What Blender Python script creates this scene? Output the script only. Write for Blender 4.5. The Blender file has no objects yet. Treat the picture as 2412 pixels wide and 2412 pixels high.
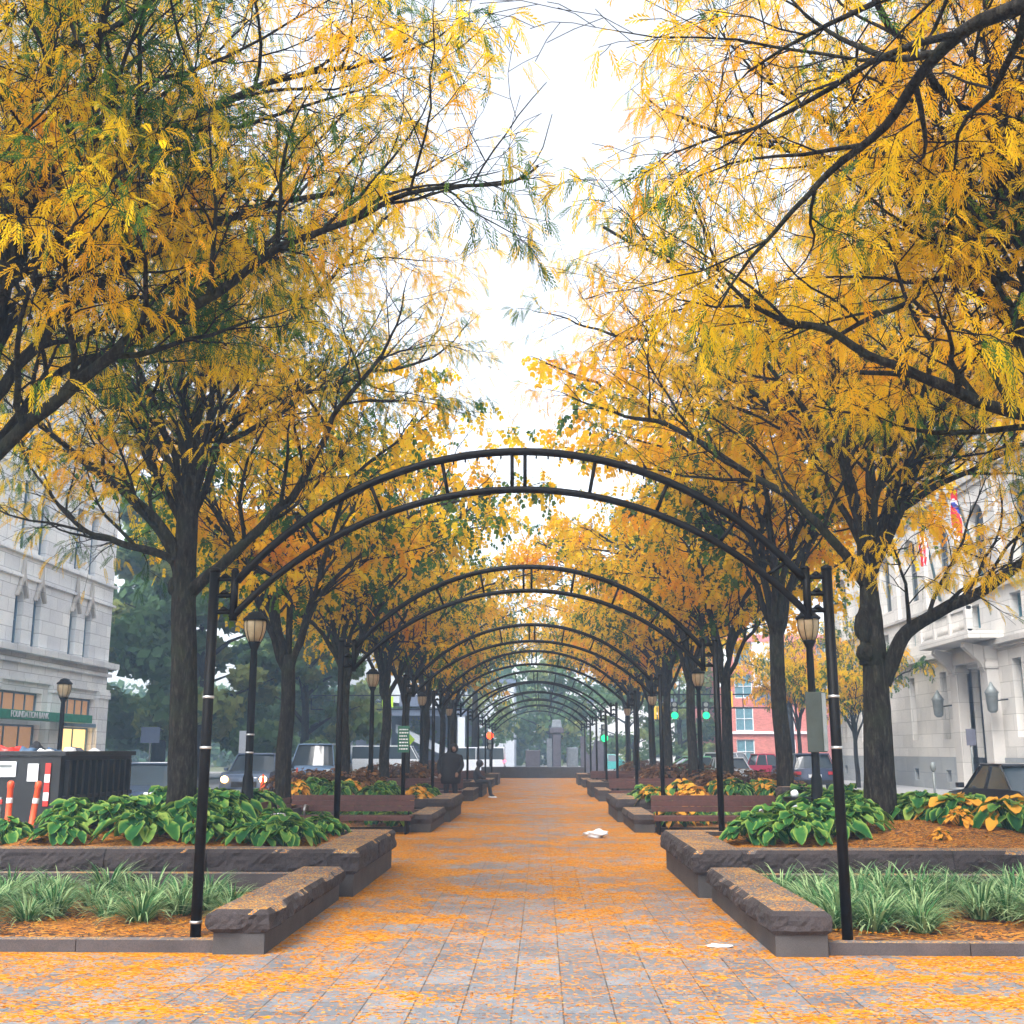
import bpy, math, random
import numpy as np
from mathutils import Vector, Matrix, noise
sc = bpy.context.scene
col = sc.collection
rad = math.radians
# ------------------------------------------------------------------ camera, sky, sun, exposure
cam = bpy.data.objects.new("camera", bpy.data.cameras.new("camera")); col.objects.link(cam)
cam.location = (0.2, 0, 1.65)
cam.rotation_euler = (rad(90 + 11.9), 0, rad(1.47))
cam.data.sensor_width = 36; cam.data.lens = 39.88
cam.data.clip_start = 0.05; cam.data.clip_end = 1000
sc.camera = cam
SUN_EL, SUN_AZ = 50, 205
w = bpy.data.worlds.new("World"); sc.world = w; w.use_nodes = True
nt = w.node_tree; nt.nodes.clear()
sky = nt.nodes.new('ShaderNodeTexSky'); sky.sky_type = 'NISHITA'; sky.sun_disc = False
sky.sun_elevation = rad(SUN_EL); sky.sun_rotation = rad(SUN_AZ); sky.dust_density = 3.0
hs = nt.nodes.new('ShaderNodeHueSaturation'); hs.inputs['Saturation'].default_value = 0.2
bg = nt.nodes.new('ShaderNodeBackground'); bg.inputs['Strength'].default_value = 0.15
wo = nt.nodes.new('ShaderNodeOutputWorld')
nt.links.new(sky.outputs[0], hs.inputs['Color']); nt.links.new(hs.outputs[0], bg.inputs['Color'])
nt.links.new(bg.outputs[0], wo.inputs['Surface'])
sun = bpy.data.objects.new("sun", bpy.data.lights.new("sun", 'SUN')); col.objects.link(sun)
sun.data.energy = 1.5; sun.data.angle = rad(25); sun.data.color = (1, .96, .9)
sun.rotation_euler = (rad(90 - SUN_EL), 0, rad(180 - SUN_AZ))
sc.view_settings.view_transform = 'Standard'; sc.view_settings.look = 'None'
sc.view_settings.gamma = 1; sc.view_settings.exposure = 1.72
sc.cycles.max_bounces = 6; sc.cycles.diffuse_bounces = 3; sc.cycles.glossy_bounces = 2
sc.cycles.transmission_bounces = 4; sc.cycles.volume_bounces = 1; sc.cycles.transparent_max_bounces = 4
sc.cycles.use_denoising = True; sc.cycles.use_adaptive_sampling = True; sc.cycles.adaptive_threshold = .03
sc.cycles.caustics_reflective = False; sc.cycles.caustics_refractive = False

# ------------------------------------------------------------------ materials
def nmat(name):
    m = bpy.data.materials.new(name); m.use_nodes = True
    return m, m.node_tree, m.node_tree.nodes['Principled BSDF']
def N(nt, t, **kw):
    n = nt.nodes.new(t)
    for k, v in kw.items():
        if hasattr(n, k): setattr(n, k, v)
        else: n.inputs[k].default_value = v
    return n
def ramp(nt, stops, interp='LINEAR'):
    n = nt.nodes.new('ShaderNodeValToRGB'); cr = n.color_ramp; cr.interpolation = interp
    while len(cr.elements) < len(stops): cr.elements.new(0.5)
    for e, (p, c) in zip(cr.elements, stops):
        e.position = p; e.color = (*c, 1)
    return n
def mix(nt, fac, a, b, blend='MIX'):
    n = nt.nodes.new('ShaderNodeMix'); n.data_type = 'RGBA'; n.blend_type = blend
    for s, v in ((0, fac), (6, a), (7, b)):
        if isinstance(v, bpy.types.NodeSocket): nt.links.new(v, n.inputs[s])
        elif s == 0: n.inputs[0].default_value = v
        else: n.inputs[s].default_value = (*v, 1)
    return n.outputs[2]
def coords(nt, sx=1, sy=1, sz=1, rz=0):
    tc = nt.nodes.new('ShaderNodeTexCoord'); mp = nt.nodes.new('ShaderNodeMapping')
    mp.inputs['Scale'].default_value = (sx, sy, sz); mp.inputs['Rotation'].default_value = (0, 0, rz)
    nt.links.new(tc.outputs['Object'], mp.inputs[0]); return mp.outputs[0]
def nz(nt, vec, scale, detail=4, rough=.6):
    n = nt.nodes.new('ShaderNodeTexNoise'); n.inputs['Scale'].default_value = scale
    n.inputs['Detail'].default_value = detail; n.inputs['Roughness'].default_value = rough
    nt.links.new(vec, n.inputs['Vector']); return n.outputs['Fac']
def bump(nt, b, h, strength=.4, dist=.01):
    n = nt.nodes.new('ShaderNodeBump'); n.inputs['Strength'].default_value = strength
    n.inputs['Distance'].default_value = dist; nt.links.new(h, n.inputs['Height'])
    nt.links.new(n.outputs[0], b.inputs['Normal'])
def math_(nt, op, a, b=None, c=None, clamp=False):
    n = nt.nodes.new('ShaderNodeMath'); n.operation = op; n.use_clamp = clamp
    for i, v in enumerate((a, b, c)):
        if v is None: continue
        if isinstance(v, bpy.types.NodeSocket): nt.links.new(v, n.inputs[i])
        else: n.inputs[i].default_value = v
    return n.outputs[0]
def simple(name, c, rough=.6, metal=0, var=.25, scale=6, bmp=0, bscale=40, spec=None, coat=0):
    m, nt, b = nmat(name)
    v = coords(nt)
    f = nz(nt, v, scale)
    r = ramp(nt, [(.25, tuple(x * (1 - var) for x in c)), (.75, tuple(min(1, x * (1 + var)) for x in c))])
    nt.links.new(f, r.inputs[0]); nt.links.new(r.outputs[0], b.inputs['Base Color'])
    b.inputs['Roughness'].default_value = rough; b.inputs['Metallic'].default_value = metal
    if spec is not None: b.inputs['Specular IOR Level'].default_value = spec
    if coat: b.inputs['Coat Weight'].default_value = coat
    if bmp: bump(nt, b, nz(nt, v, bscale), bmp)
    return m
def emis(name, c, s):
    m, nt, b = nmat(name)
    b.inputs['Base Color'].default_value = (*c, 1)
    b.inputs['Emission Color'].default_value = (*c, 1); b.inputs['Emission Strength'].default_value = s
    return m
def leafmat(name, stops, trans=.55, rough=.6, vary=True):
    m, nt, b = nmat(name)
    at = N(nt, 'ShaderNodeAttribute', attribute_name='tint')
    r = ramp(nt, stops); nt.links.new(at.outputs['Fac'], r.inputs[0])
    nt.links.new(r.outputs[0], b.inputs['Base Color']); b.inputs['Roughness'].default_value = rough
    b.inputs['Specular IOR Level'].default_value = .12
    tr = N(nt, 'ShaderNodeBsdfTranslucent'); ms = N(nt, 'ShaderNodeMixShader'); ms.inputs[0].default_value = trans
    nt.links.new(r.outputs[0], tr.inputs[0]); nt.links.new(b.outputs[0], ms.inputs[1]); nt.links.new(tr.outputs[0], ms.inputs[2])
    nt.links.new(ms.outputs[0], nt.nodes['Material Output'].inputs[0])
    return m
M = {}
M['locust'] = leafmat('locust_leaf', [(0, (.035, .11, .02)), (.22, (.11, .22, .03)), (.36, (.34, .40, .03)), (.50, (.66, .56, .015)), (.62, (.90, .62, .010)), (.82, (.94, .53, .008)), (1, (.92, .41, .008))], .66)
M['green_tree'] = leafmat('green_tree_leaf', [(0, (.05, .11, .05)), (.6, (.11, .20, .07)), (1, (.28, .30, .08))], .4)  # greens lightened: part of the distance haze is put into the leaf colour
M['hosta'] = leafmat('hosta_leaf', [(0, (.008, .045, .016)), (.3, (.018, .10, .028)), (.5, (.05, .17, .035)), (.65, (.14, .26, .05)), (.85, (.30, .40, .08)), (.93, (.75, .42, .05)), (1, (.75, .2, .02))], .25, .6)
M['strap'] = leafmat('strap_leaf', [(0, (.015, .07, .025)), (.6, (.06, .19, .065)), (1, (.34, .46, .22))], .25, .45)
M['brownbush'] = leafmat('dry_leaf', [(0, (.05, .035, .02)), (.5, (.13, .06, .03)), (.8, (.28, .13, .04)), (1, (.5, .3, .05))], .2)
M['litter_leaf'] = leafmat('fallen_leaf', [(0, (.20, .06, .006)), (.4, (.46, .155, .004)), (.8, (.62, .235, .006)), (1, (.52, .31, .05))], .15, .55)
def bark():
    m, nt, b = nmat('bark'); v = coords(nt, 1, 1, .25)
    f = nz(nt, v, 22, 6, .7)
    r = ramp(nt, [(.32, (.004, .0035, .003)), (.52, (.022, .019, .016)), (.7, (.070, .062, .050))])
    nt.links.new(f, r.inputs[0])
    g = nz(nt, coords(nt), 1.3, 3); gr = ramp(nt, [(.5, (0, 0, 0)), (.7, (.35, .35, .35))]); nt.links.new(g, gr.inputs[0])
    nt.links.new(mix(nt, gr.outputs[0], r.outputs[0], (.05, .07, .035)), b.inputs['Base Color'])
    b.inputs['Roughness'].default_value = .95; b.inputs['Specular IOR Level'].default_value = .15; bump(nt, b, f, 1.0, .07); return m
M['bark'] = bark()
M['twig'] = simple('twig', (.012, .010, .009), .9, spec=.1)
M['black'] = simple('black_paint', (.0025, .0025, .0032), .5, 0, .3, 5, .2, 60, spec=.14)
M['steel'] = simple('steel_band', (.55, .55, .55), .35, .9)
def paving():
    m, nt, b = nmat('paving')
    v = coords(nt)
    br = N(nt, 'ShaderNodeTexBrick', offset=.5, squash=1.0)
    nt.links.new(coords(nt, 1, 1, 1, rad(90)), br.inputs['Vector'])
    br.inputs['Scale'].default_value = 1; br.inputs['Brick Width'].default_value = .6; br.inputs['Row Height'].default_value = .33
    br.inputs['Mortar Size'].default_value = .006; br.inputs['Mortar Smooth'].default_value = .3
    br.inputs['Color1'].default_value = (.15, .165, .19, 1); br.inputs['Color2'].default_value = (.22, .24, .27, 1); br.inputs['Mortar'].default_value = (.07, .065, .065, 1)
    n1 = nz(nt, v, 3, 5); r1 = ramp(nt, [(.3, (.65, .65, .65)), (.7, (1.12, 1.1, 1.08))]); nt.links.new(n1, r1.inputs[0])
    stone = mix(nt, 1.0, br.outputs['Color'], r1.outputs[0], 'MULTIPLY')
    n2 = nz(nt, v, 130, 3, .8); r2 = ramp(nt, [(.3, (.7, .7, .7)), (.7, (1.2, 1.2, 1.2))]); nt.links.new(n2, r2.inputs[0])
    stone = mix(nt, .8, stone, r2.outputs[0], 'MULTIPLY')
    # small leaflets lying on the stones: cells of a voronoi, denser in drifts and further along the walk
    vo = N(nt, 'ShaderNodeTexVoronoi'); vo.inputs['Scale'].default_value = 62; vo.inputs['Randomness'].default_value = 1
    dv = nt.nodes.new('ShaderNodeVectorMath'); dv.operation = 'MULTIPLY'
    nt.links.new(v, dv.inputs[0]); dv.inputs[1].default_value = (.62, 1.0, 1); nt.links.new(dv.outputs[0], vo.inputs['Vector'])
    sp = N(nt, 'ShaderNodeSeparateColor'); nt.links.new(vo.outputs['Color'], sp.inputs[0])
    sx = N(nt, 'ShaderNodeSeparateXYZ'); nt.links.new(v, sx.inputs[0])
    drift = nz(nt, coords(nt, .75, .9, 1), 1.25, 5, .68)
    drift2 = nz(nt, coords(nt, 1, 1, 1), 7, 3, .7)
    # density = drifts + distance along the walk + edges of the walk
    y = math_(nt, 'MULTIPLY_ADD', sx.outputs['Y'], .075, -.62, ); y = math_(nt, 'MINIMUM', y, .52)
    ax = math_(nt, 'ABSOLUTE', sx.outputs['X']); ex = math_(nt, 'MULTIPLY', math_(nt, 'SUBTRACT', math_(nt, 'MINIMUM', ax, 3.2), 1.0, None), .20)
    d = math_(nt, 'MULTIPLY_ADD', drift, 4.6, -2.12)
    d = math_(nt, 'ADD', d, math_(nt, 'MULTIPLY_ADD', drift2, 2.2, -1.1))
    d = math_(nt, 'ADD', d, y); d = math_(nt, 'ADD', d, ex)
    d = math_(nt, 'MAXIMUM', math_(nt, 'MINIMUM', d, .94), .17)
    isleaf = math_(nt, 'LESS_THAN', sp.outputs[0], d)
    lr = ramp(nt, [(0, (.16, .045, .005)), (.25, (.42, .14, .004)), (.7, (.62, .22, .006)), (.92, (.54, .25, .02)), (1, (.45, .36, .16))]); nt.links.new(sp.outputs[1], lr.inputs[0])
    nt.links.new(mix(nt, isleaf, stone, lr.outputs[0]), b.inputs['Base Color'])
    rr = math_(nt, 'MULTIPLY_ADD', isleaf, .3, .5); nt.links.new(rr, b.inputs['Roughness'])
    nt.links.new(math_(nt, 'MULTIPLY_ADD', isleaf, -.25, .35), b.inputs['Specular IOR Level'])
    h = math_(nt, 'ADD', math_(nt, 'MULTIPLY', isleaf, sp.outputs[2]), math_(nt, 'MULTIPLY', br.outputs['Fac'], -1.0))
    bump(nt, b, h, .5, .006); return m
M['paving'] = paving()
def granite(name, c1, c2, litter=.0, rough=.8, bs=.6):
    m, nt, b = nmat(name); v = coords(nt)
    f = nz(nt, v, 90, 4, .8); r = ramp(nt, [(.32, c1), (.68, c2)]); nt.links.new(f, r.inputs[0])
    g = nz(nt, v, 2.5, 5); gr = ramp(nt, [(.3, (.6, .58, .6)), (.7, (1.2, 1.15, 1.15))]); nt.links.new(g, gr.inputs[0])
    base = mix(nt, 1.0, r.outputs[0], gr.outputs[0], 'MULTIPLY')
    if litter:
        vo = N(nt, 'ShaderNodeTexVoronoi'); vo.inputs['Scale'].default_value = 60; nt.links.new(v, vo.inputs['Vector'])
        sp = N(nt, 'ShaderNodeSeparateColor'); nt.links.new(vo.outputs['Color'], sp.inputs[0])
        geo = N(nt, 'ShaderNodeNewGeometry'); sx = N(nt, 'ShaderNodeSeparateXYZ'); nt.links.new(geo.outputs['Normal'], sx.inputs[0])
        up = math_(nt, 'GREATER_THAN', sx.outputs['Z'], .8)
        d = math_(nt, 'MULTIPLY_ADD', nz(nt, v, 2.2, 4), 2.4, -1.25 + litter)
        il = math_(nt, 'MULTIPLY', up, math_(nt, 'LESS_THAN', sp.outputs[0], math_(nt, 'MAXIMUM', d, litter * .5)))
        lr = ramp(nt, [(0, (.35, .13, .02)), (.6, (.55, .24, .03)), (1, (.55, .40, .14))]); nt.links.new(sp.outputs[1], lr.inputs[0])
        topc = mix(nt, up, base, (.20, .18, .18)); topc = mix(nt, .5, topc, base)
        base = mix(nt, il, topc, lr.outputs[0])
    nt.links.new(base, b.inputs['Base Color']); b.inputs['Roughness'].default_value = rough
    bump(nt, b, nz(nt, v, 16, 8, .75), bs, .03); return m
M['cap'] = granite('purple_granite', (.014, .011, .012), (.070, .055, .055), .36, .85, 1.0)
M['base'] = granite('sawn_granite', (.034, .032, .032), (.066, .062, .062), 0, .75, .12)
M['curb'] = granite('curb_granite', (.038, .032, .033), (.08, .068, .068), .25, .75, .2)
def soilmat():
    m, nt, b = nmat('mulch'); v = coords(nt)
    vo = N(nt, 'ShaderNodeTexVoronoi'); vo.inputs['Scale'].default_value = 42; nt.links.new(coords(nt, .6, 1.4, 1, .4), vo.inputs['Vector'])
    sp = N(nt, 'ShaderNodeSeparateColor'); nt.links.new(vo.outputs['Color'], sp.inputs[0])
    lr = ramp(nt, [(0, (.03, .012, .006)), (.25, (.09, .028, .006)), (.5, (.36, .12, .005)), (.8, (.54, .19, .006)), (1, (.48, .26, .04))]); nt.links.new(sp.outputs[1], lr.inputs[0])
    d = math_(nt, 'MULTIPLY_ADD', nz(nt, v, 1.6, 4), 1.6, -.05)
    il = math_(nt, 'LESS_THAN', sp.outputs[0], d)
    nt.links.new(mix(nt, il, (.045, .02, .012), lr.outputs[0]), b.inputs['Base Color']); b.inputs['Roughness'].default_value = .85
    bump(nt, b, sp.outputs[2], .8, .015); return m
M['soil'] = soilmat()
M['wood'] = simple('bench_wood', (.07, .022, .017), .5, 0, .4, 12, .2, 60)
M['asphalt'] = simple('asphalt', (.055, .057, .062), .45, 0, .25, 2, .3, 200)
M['sidewalk'] = simple('sidewalk', (.28, .28, .29), .7, 0, .15, 3)
M['hazestone'] = simple('haze_tinted_stone', (.16, .19, .23), .7)  # far stone with the distance haze put into its blue-grey colour
M['grassy'] = simple('far_lawn', (.10, .11, .05), .9)
M['white'] = simple('white_paint', (.75, .77, .8), .5, 0, .06)
M['plastic_white'] = simple('white_plastic', (.8, .82, .86), .5, 0, .05)
M['grey'] = simple('grey_metal', (.18, .20, .20), .5, .3)
M['signback'] = simple('sign_back', (.03, .04, .035), .5, .2, .25, 9)
M['signgreen'] = simple('sign_green', (.008, .09, .055), .4)
M['glass'] = simple('window_glass', (.018, .032, .045), .2, 0, .3, 1, spec=.25)
M['carglass'] = simple('car_glass', (.03, .045, .06), .08, 0, .2, 1)
M['amber'] = simple('amber_lantern_glass', (.52, .40, .24), .35, 0, .2, 8)
M['red'] = simple('red_plastic', (.55, .03, .02), .4)
M['orange'] = simple('orange_plastic', (.85, .09, .02), .45)
M['yellow'] = simple('signal_yellow', (.85, .50, .03), .45)
M['lime'] = simple('lime_sign', (.45, .75, .02), .5)
M['tail'] = simple('tail_light', (.45, .01, .015), .2)
M['tire'] = simple('tire', (.015, .015, .016), .8)
M['rim'] = simple('rim', (.4, .4, .42), .3, .8)
M['cloth'] = simple('dark_cloth', (.012, .012, .016), .9, 0, .3, 10)
M['cloth2'] = simple('slate_cloth', (.03, .032, .045), .9, 0, .3, 10)
M['skin'] = simple('skin', (.25, .15, .11), .6)
M['dumpster'] = simple('dumpster_paint', (.006, .007, .009), .55, .0, .5, 3, .2, 20)
M['teal'] = simple('teal_paint', (.09, .20, .24), .5)
M['bluegrey'] = simple('blue_grey_frame', (.12, .22, .32), .5)
M['tarp'] = simple('blue_tarp', (.05, .10, .18), .5)
def blockmat(name, c, bw, rh, mortar, var=.1, axis='x'):
    m, nt, b = nmat(name)
    tc = N(nt, 'ShaderNodeTexCoord'); s = N(nt, 'ShaderNodeSeparateXYZ'); cb = N(nt, 'ShaderNodeCombineXYZ')
    nt.links.new(tc.outputs['Object'], s.inputs[0])
    sm = math_(nt, 'ADD', s.outputs['X'], s.outputs['Y'])
    nt.links.new(sm, cb.inputs[0]); nt.links.new(s.outputs['Z'], cb.inputs[1])
    br = N(nt, 'ShaderNodeTexBrick', offset=.5); nt.links.new(cb.outputs[0], br.inputs['Vector']); br.inputs['Scale'].default_value = 1
    br.inputs['Brick Width'].default_value = bw; br.inputs['Row Height'].default_value = rh; br.inputs['Mortar Size'].default_value = mortar
    br.inputs['Color1'].default_value = (*[x * (1 - var) for x in c], 1); br.inputs['Color2'].default_value = (*[min(1, x * (1 + var)) for x in c], 1)
    br.inputs['Mortar'].default_value = (*[x * .55 for x in c], 1)
    g = nz(nt, tc.outputs['Object'], .5, 5); gr = ramp(nt, [(.3, (.82, .82, .82)), (.7, (1.08, 1.05, 1.0))]); nt.links.new(g, gr.inputs[0])
    nt.links.new(mix(nt, 1.0, br.outputs['Color'], gr.outputs[0], 'MULTIPLY'), b.inputs['Base Color'])
    b.inputs['Roughness'].default_value = .75; bump(nt, b, br.outputs['Fac'], -.4, .02); return m
M['terracotta'] = blockmat('white_terracotta', (.86, .89, .94), 1.1, .48, .012)
M['limestone'] = blockmat('limestone', (.58, .565, .545), 1.4, .6, .01)
M['limedark'] = blockmat('limestone_carved', (.48, .46, .44), 2.4, 1.2, .01)
M['greybase'] = blockmat('grey_granite_base', (.26, .28, .30), 1.6, .7, .008)
M['brick'] = blockmat('red_brick', (.55, .19, .16), .22, .075, .006, .2)
M['pinkbrick'] = blockmat('pink_brick', (.68, .26, .26), .22, .075, .006, .15)
M['concrete'] = simple('pale_concrete', (.5, .54, .6), .7, 0, .08, 1)
M['slate'] = simple('slate_blue', (.10, .13, .20), .6, 0, .2, 1)
M['darkstone'] = simple('dark_fountain_stone', (.04, .045, .06), .6, 0, .3, 4)
M['pinkstone'] = simple('mauve_stone', (.08, .08, .11), .7, 0, .25, 3)
M['awning'] = simple('green_sign_band', (.0, .22, .13), .5)
M['warm'] = emis('lit_shop_interior', (1.0, .62, .22), .55)
M['warmdim'] = emis('dim_shop_interior', (.30, .16, .08), .35)
M['red_on'] = emis('red_signal', (1, .06, .008), 1.6); M['green_on'] = emis('green_signal', (.0, .60, .16), .9)
M['head_on'] = emis('headlight_on', (1, .50, .16), 7); M['amber_on'] = emis('amber_light_on', (1, .38, .05), 4)
M['tail_on'] = emis('brake_light', (1, .03, .06), 4); M['white_on'] = emis('white_lamp_on', (1, .92, .8), 6)
def paint(name, c): return simple(name, c, .28, .1, .05, 2, coat=.6)

# ------------------------------------------------------------------ builders
class MB:
    def __init__(s): s.v = []; s.f = []; s.sm = []
    def quad(s, a, b, c, d): n = len(s.v); s.v += [a, b, c, d]; s.f.append((n, n + 1, n + 2, n + 3)); s.sm.append(False)
    def box(s, x0, x1, y0, y1, z0, z1, rot=None, taper=0):
        n = len(s.v); t = taper
        p = [(x0, y0, z0), (x1, y0, z0), (x1, y1, z0), (x0, y1, z0), (x0 + t, y0 + t, z1), (x1 - t, y0 + t, z1), (x1 - t, y1 - t, z1), (x0 + t, y1 - t, z1)]
        if rot: p = [tuple(rot @ Vector(q)) for q in p]
        s.v += p
        for f in ((3, 2, 1, 0), (4, 5, 6, 7), (0, 1, 5, 4), (1, 2, 6, 5), (2, 3, 7, 6), (3, 0, 4, 7)):
            s.f.append(tuple(n + i for i in f)); s.sm.append(False)
        return s
    def tube(s, pts, rs, seg=8, cap=True):
        pts = [Vector(p) for p in pts]; n0 = len(s.v); k = len(pts)
        if not hasattr(rs, '__len__'): rs = [rs] * k
        t = (pts[1] - pts[0]).normalized(); a = Vector((0, 0, 1)) if abs(t.z) < .9 else Vector((1, 0, 0))
        u = t.cross(a).normalized()
        for i, p in enumerate(pts):
            t = (pts[min(i + 1, k - 1)] - pts[max(i - 1, 0)])
            if t.length < 1e-9: t = Vector((0, 0, 1))
            t.normalize(); u = (u - t * u.dot(t)).normalized(); vv = t.cross(u)
            for j in range(seg):
                an = 2 * math.pi * j / seg; q = p + (u * math.cos(an) + vv * math.sin(an)) * rs[i]; s.v.append((q.x, q.y, q.z))
        for i in range(k - 1):
            for j in range(seg):
                a0 = n0 + i * seg + j; a1 = n0 + i * seg + (j + 1) % seg
                s.f.append((a0, a1, a1 + seg, a0 + seg)); s.sm.append(True)
        if cap:
            s.f.append(tuple(n0 + j for j in reversed(range(seg)))); s.sm.append(False)
            s.f.append(tuple(n0 + (k - 1) * seg + j for j in range(seg))); s.sm.append(False)
        return s
    def lathe(s, x, y, prof, seg=16):
        n0 = len(s.v)
        for r, z in prof:
            for j in range(seg):
                an = 2 * math.pi * j / seg; s.v.append((x + r * math.cos(an), y + r * math.sin(an), z))
        for i in range(len(prof) - 1):
            for j in range(seg):
                a0 = n0 + i * seg + j; a1 = n0 + i * seg + (j + 1) % seg; s.f.append((a0, a1, a1 + seg, a0 + seg)); s.sm.append(True)
        s.f.append(tuple(n0 + j for j in reversed(range(seg)))); s.sm.append(False)
        s.f.append(tuple(n0 + (len(prof) - 1) * seg + j for j in range(seg))); s.sm.append(False)
        return s
    def blob(s, c, r, seed=0, seg=10, rings=7, amp=.2):
        n0 = len(s.v); r = r if hasattr(r, '__len__') else (r, r, r)
        for i in range(rings + 1):
            th = math.pi * i / rings
            for j in range(seg):
                ph = 2 * math.pi * j / seg; d = Vector((math.sin(th) * math.cos(ph), math.sin(th) * math.sin(ph), math.cos(th)))
                k = 1 + amp * noise.noise(d * 1.7 + Vector((seed, seed * 2.1, 0)))
                s.v.append((c[0] + d.x * r[0] * k, c[1] + d.y * r[1] * k, c[2] + d.z * r[2] * k))
        for i in range(rings):
            for j in range(seg):
                a0 = n0 + i * seg + j; a1 = n0 + i * seg + (j + 1) % seg; s.f.append((a0, a0 + seg, a1 + seg, a1)); s.sm.append(True)
        return s
    def prism(s, poly, axis, a, b):
        n0 = len(s.v); k = len(poly)
        for d in (a, b):
            for p, q in poly:
                s.v.append((d, p, q) if axis == 'x' else (p, d, q) if axis == 'y' else (p, q, d))
        s.f.append(tuple(n0 + i for i in range(k))); s.sm.append(False)
        s.f.append(tuple(n0 + k + i for i in reversed(range(k)))); s.sm.append(False)
        for i in range(k):
            j = (i + 1) % k; s.f.append((n0 + i, n0 + j, n0 + k + j, n0 + k + i)); s.sm.append(False)
        return s
    def mesh(s, name, mat, smooth=False):
        me = bpy.data.meshes.new(name); me.from_pydata(s.v, [], s.f); me.update()
        me.polygons.foreach_set('use_smooth', [smooth or x for x in s.sm]); me.materials.append(M[mat] if isinstance(mat, str) else mat)
        return me
    def build(s, name, mat, parent=None, bevel=0, smooth=False):
        return link(name, s.mesh(name, mat, smooth), parent, bevel)
def link(name, me, parent=None, bevel=0):
    o = bpy.data.objects.new(name, me); col.objects.link(o)
    if parent is not None: o.parent = parent
    if bevel:
        b = o.modifiers.new('bevel', 'BEVEL'); b.width = bevel; b.segments = 2; b.limit_method = 'ANGLE'; b.angle_limit = rad(40)
    return o
def tag(o, label, cat, group=None):
    o['label'] = label; o['category'] = cat
    if group: o['group'] = group
    return o
def thing(name, label, cat, loc=(0, 0, 0), rz=0, group=None):
    o = bpy.data.objects.new(name, None); o.empty_display_size = .2; col.objects.link(o)
    o.location = loc; o.rotation_euler = (0, 0, rz); return tag(o, label, cat, group)
def dup(root, loc, rz=0, label=None, scale=None):
    def cp(o, par):
        c = o.copy(); col.objects.link(c); c.parent = par
        for ch in list(o.children): cp(ch, c)
        return c
    r = cp(root, None); r.location = loc; r.rotation_euler = (0, 0, rz)
    if scale: r.scale = (scale,) * 3 if not hasattr(scale, '__len__') else scale
    if label: r['label'] = label
    return r
def struct(o): o['kind'] = 'structure'; return o
ORD = ['nearest', 'second', 'third', 'fourth', 'fifth', 'sixth', 'seventh', 'eighth', 'ninth', 'tenth', 'eleventh']
def npmesh(name, V, F, mat, tint=None, dom='FACE', smooth=False):
    """quads from numpy arrays"""
    me = bpy.data.meshes.new(name); nv = len(V); nf = len(F)
    me.vertices.add(nv); me.vertices.foreach_set('co', V.astype(np.float32).ravel())
    me.loops.add(nf * 4); me.loops.foreach_set('vertex_index', F.astype(np.int32).ravel())
    me.polygons.add(nf); me.polygons.foreach_set('loop_start', np.arange(0, nf * 4, 4, dtype=np.int32))
    if smooth: me.polygons.foreach_set('use_smooth', np.ones(nf, dtype=bool))
    me.update(calc_edges=True)
    if tint is not None:
        a = me.attributes.new('tint', 'FLOAT', dom); a.data.foreach_set('value', tint.astype(np.float32))
    me.materials.append(M[mat] if isinstance(mat, str) else mat); return me

# ------------------------------------------------------------------ ground, roads, beyond
def sheet(name, x0, x1, y0, y1, z, mat): m = MB(); m.quad((x0, y0, z), (x1, y0, z), (x1, y1, z), (x0, y1, z)); return struct(m.build(name, mat))
sheet('ground', -400, 400, -200, 600, -.14, 'grassy')
sheet('paving', -7.3, 7.3, -6, 73, 0, 'paving')
struct(MB().box(-7.5, -7.3, -6, 73, -.13, .012).build('kerb', 'curb')); struct(MB().box(7.3, 7.5, -6, 73, -.13, .012).build('kerb', 'curb'))
sheet('road', -12.4, -7.5, -20, 76, -.04, 'asphalt'); sheet('road', 7.5, 12.4, -20, 76, -.04, 'asphalt')
sheet('cross_road', -90, 90, 76, 88, -.04, 'asphalt')
for s in (-1, 1):
    a, b = sorted((s * 12.4, s * 19)); struct(MB().box(a, b, -20, 76, -.13, .02).build('sidewalk', 'sidewalk'))
struct(MB().box(-12.4, 12.4, 88, 140, -.13, .0).build('plaza', 'sidewalk'))
for s in (-1, 1):
    a, b = sorted((s * 12.6, s * 90)); struct(MB().box(a, b, 88.2, 93, -.13, .02).build('sidewalk', 'sidewalk'))
    for k in range(9):
        xx = s * 9.95; m = MB(); m.quad((xx - .06, 8 + k * 7.5, -.034), (xx + .06, 8 + k * 7.5, -.034), (xx + .06, 11 + k * 7.5, -.034), (xx - .06, 11 + k * 7.5, -.034)); struct(m.build('lane_marking', 'white'))

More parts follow.
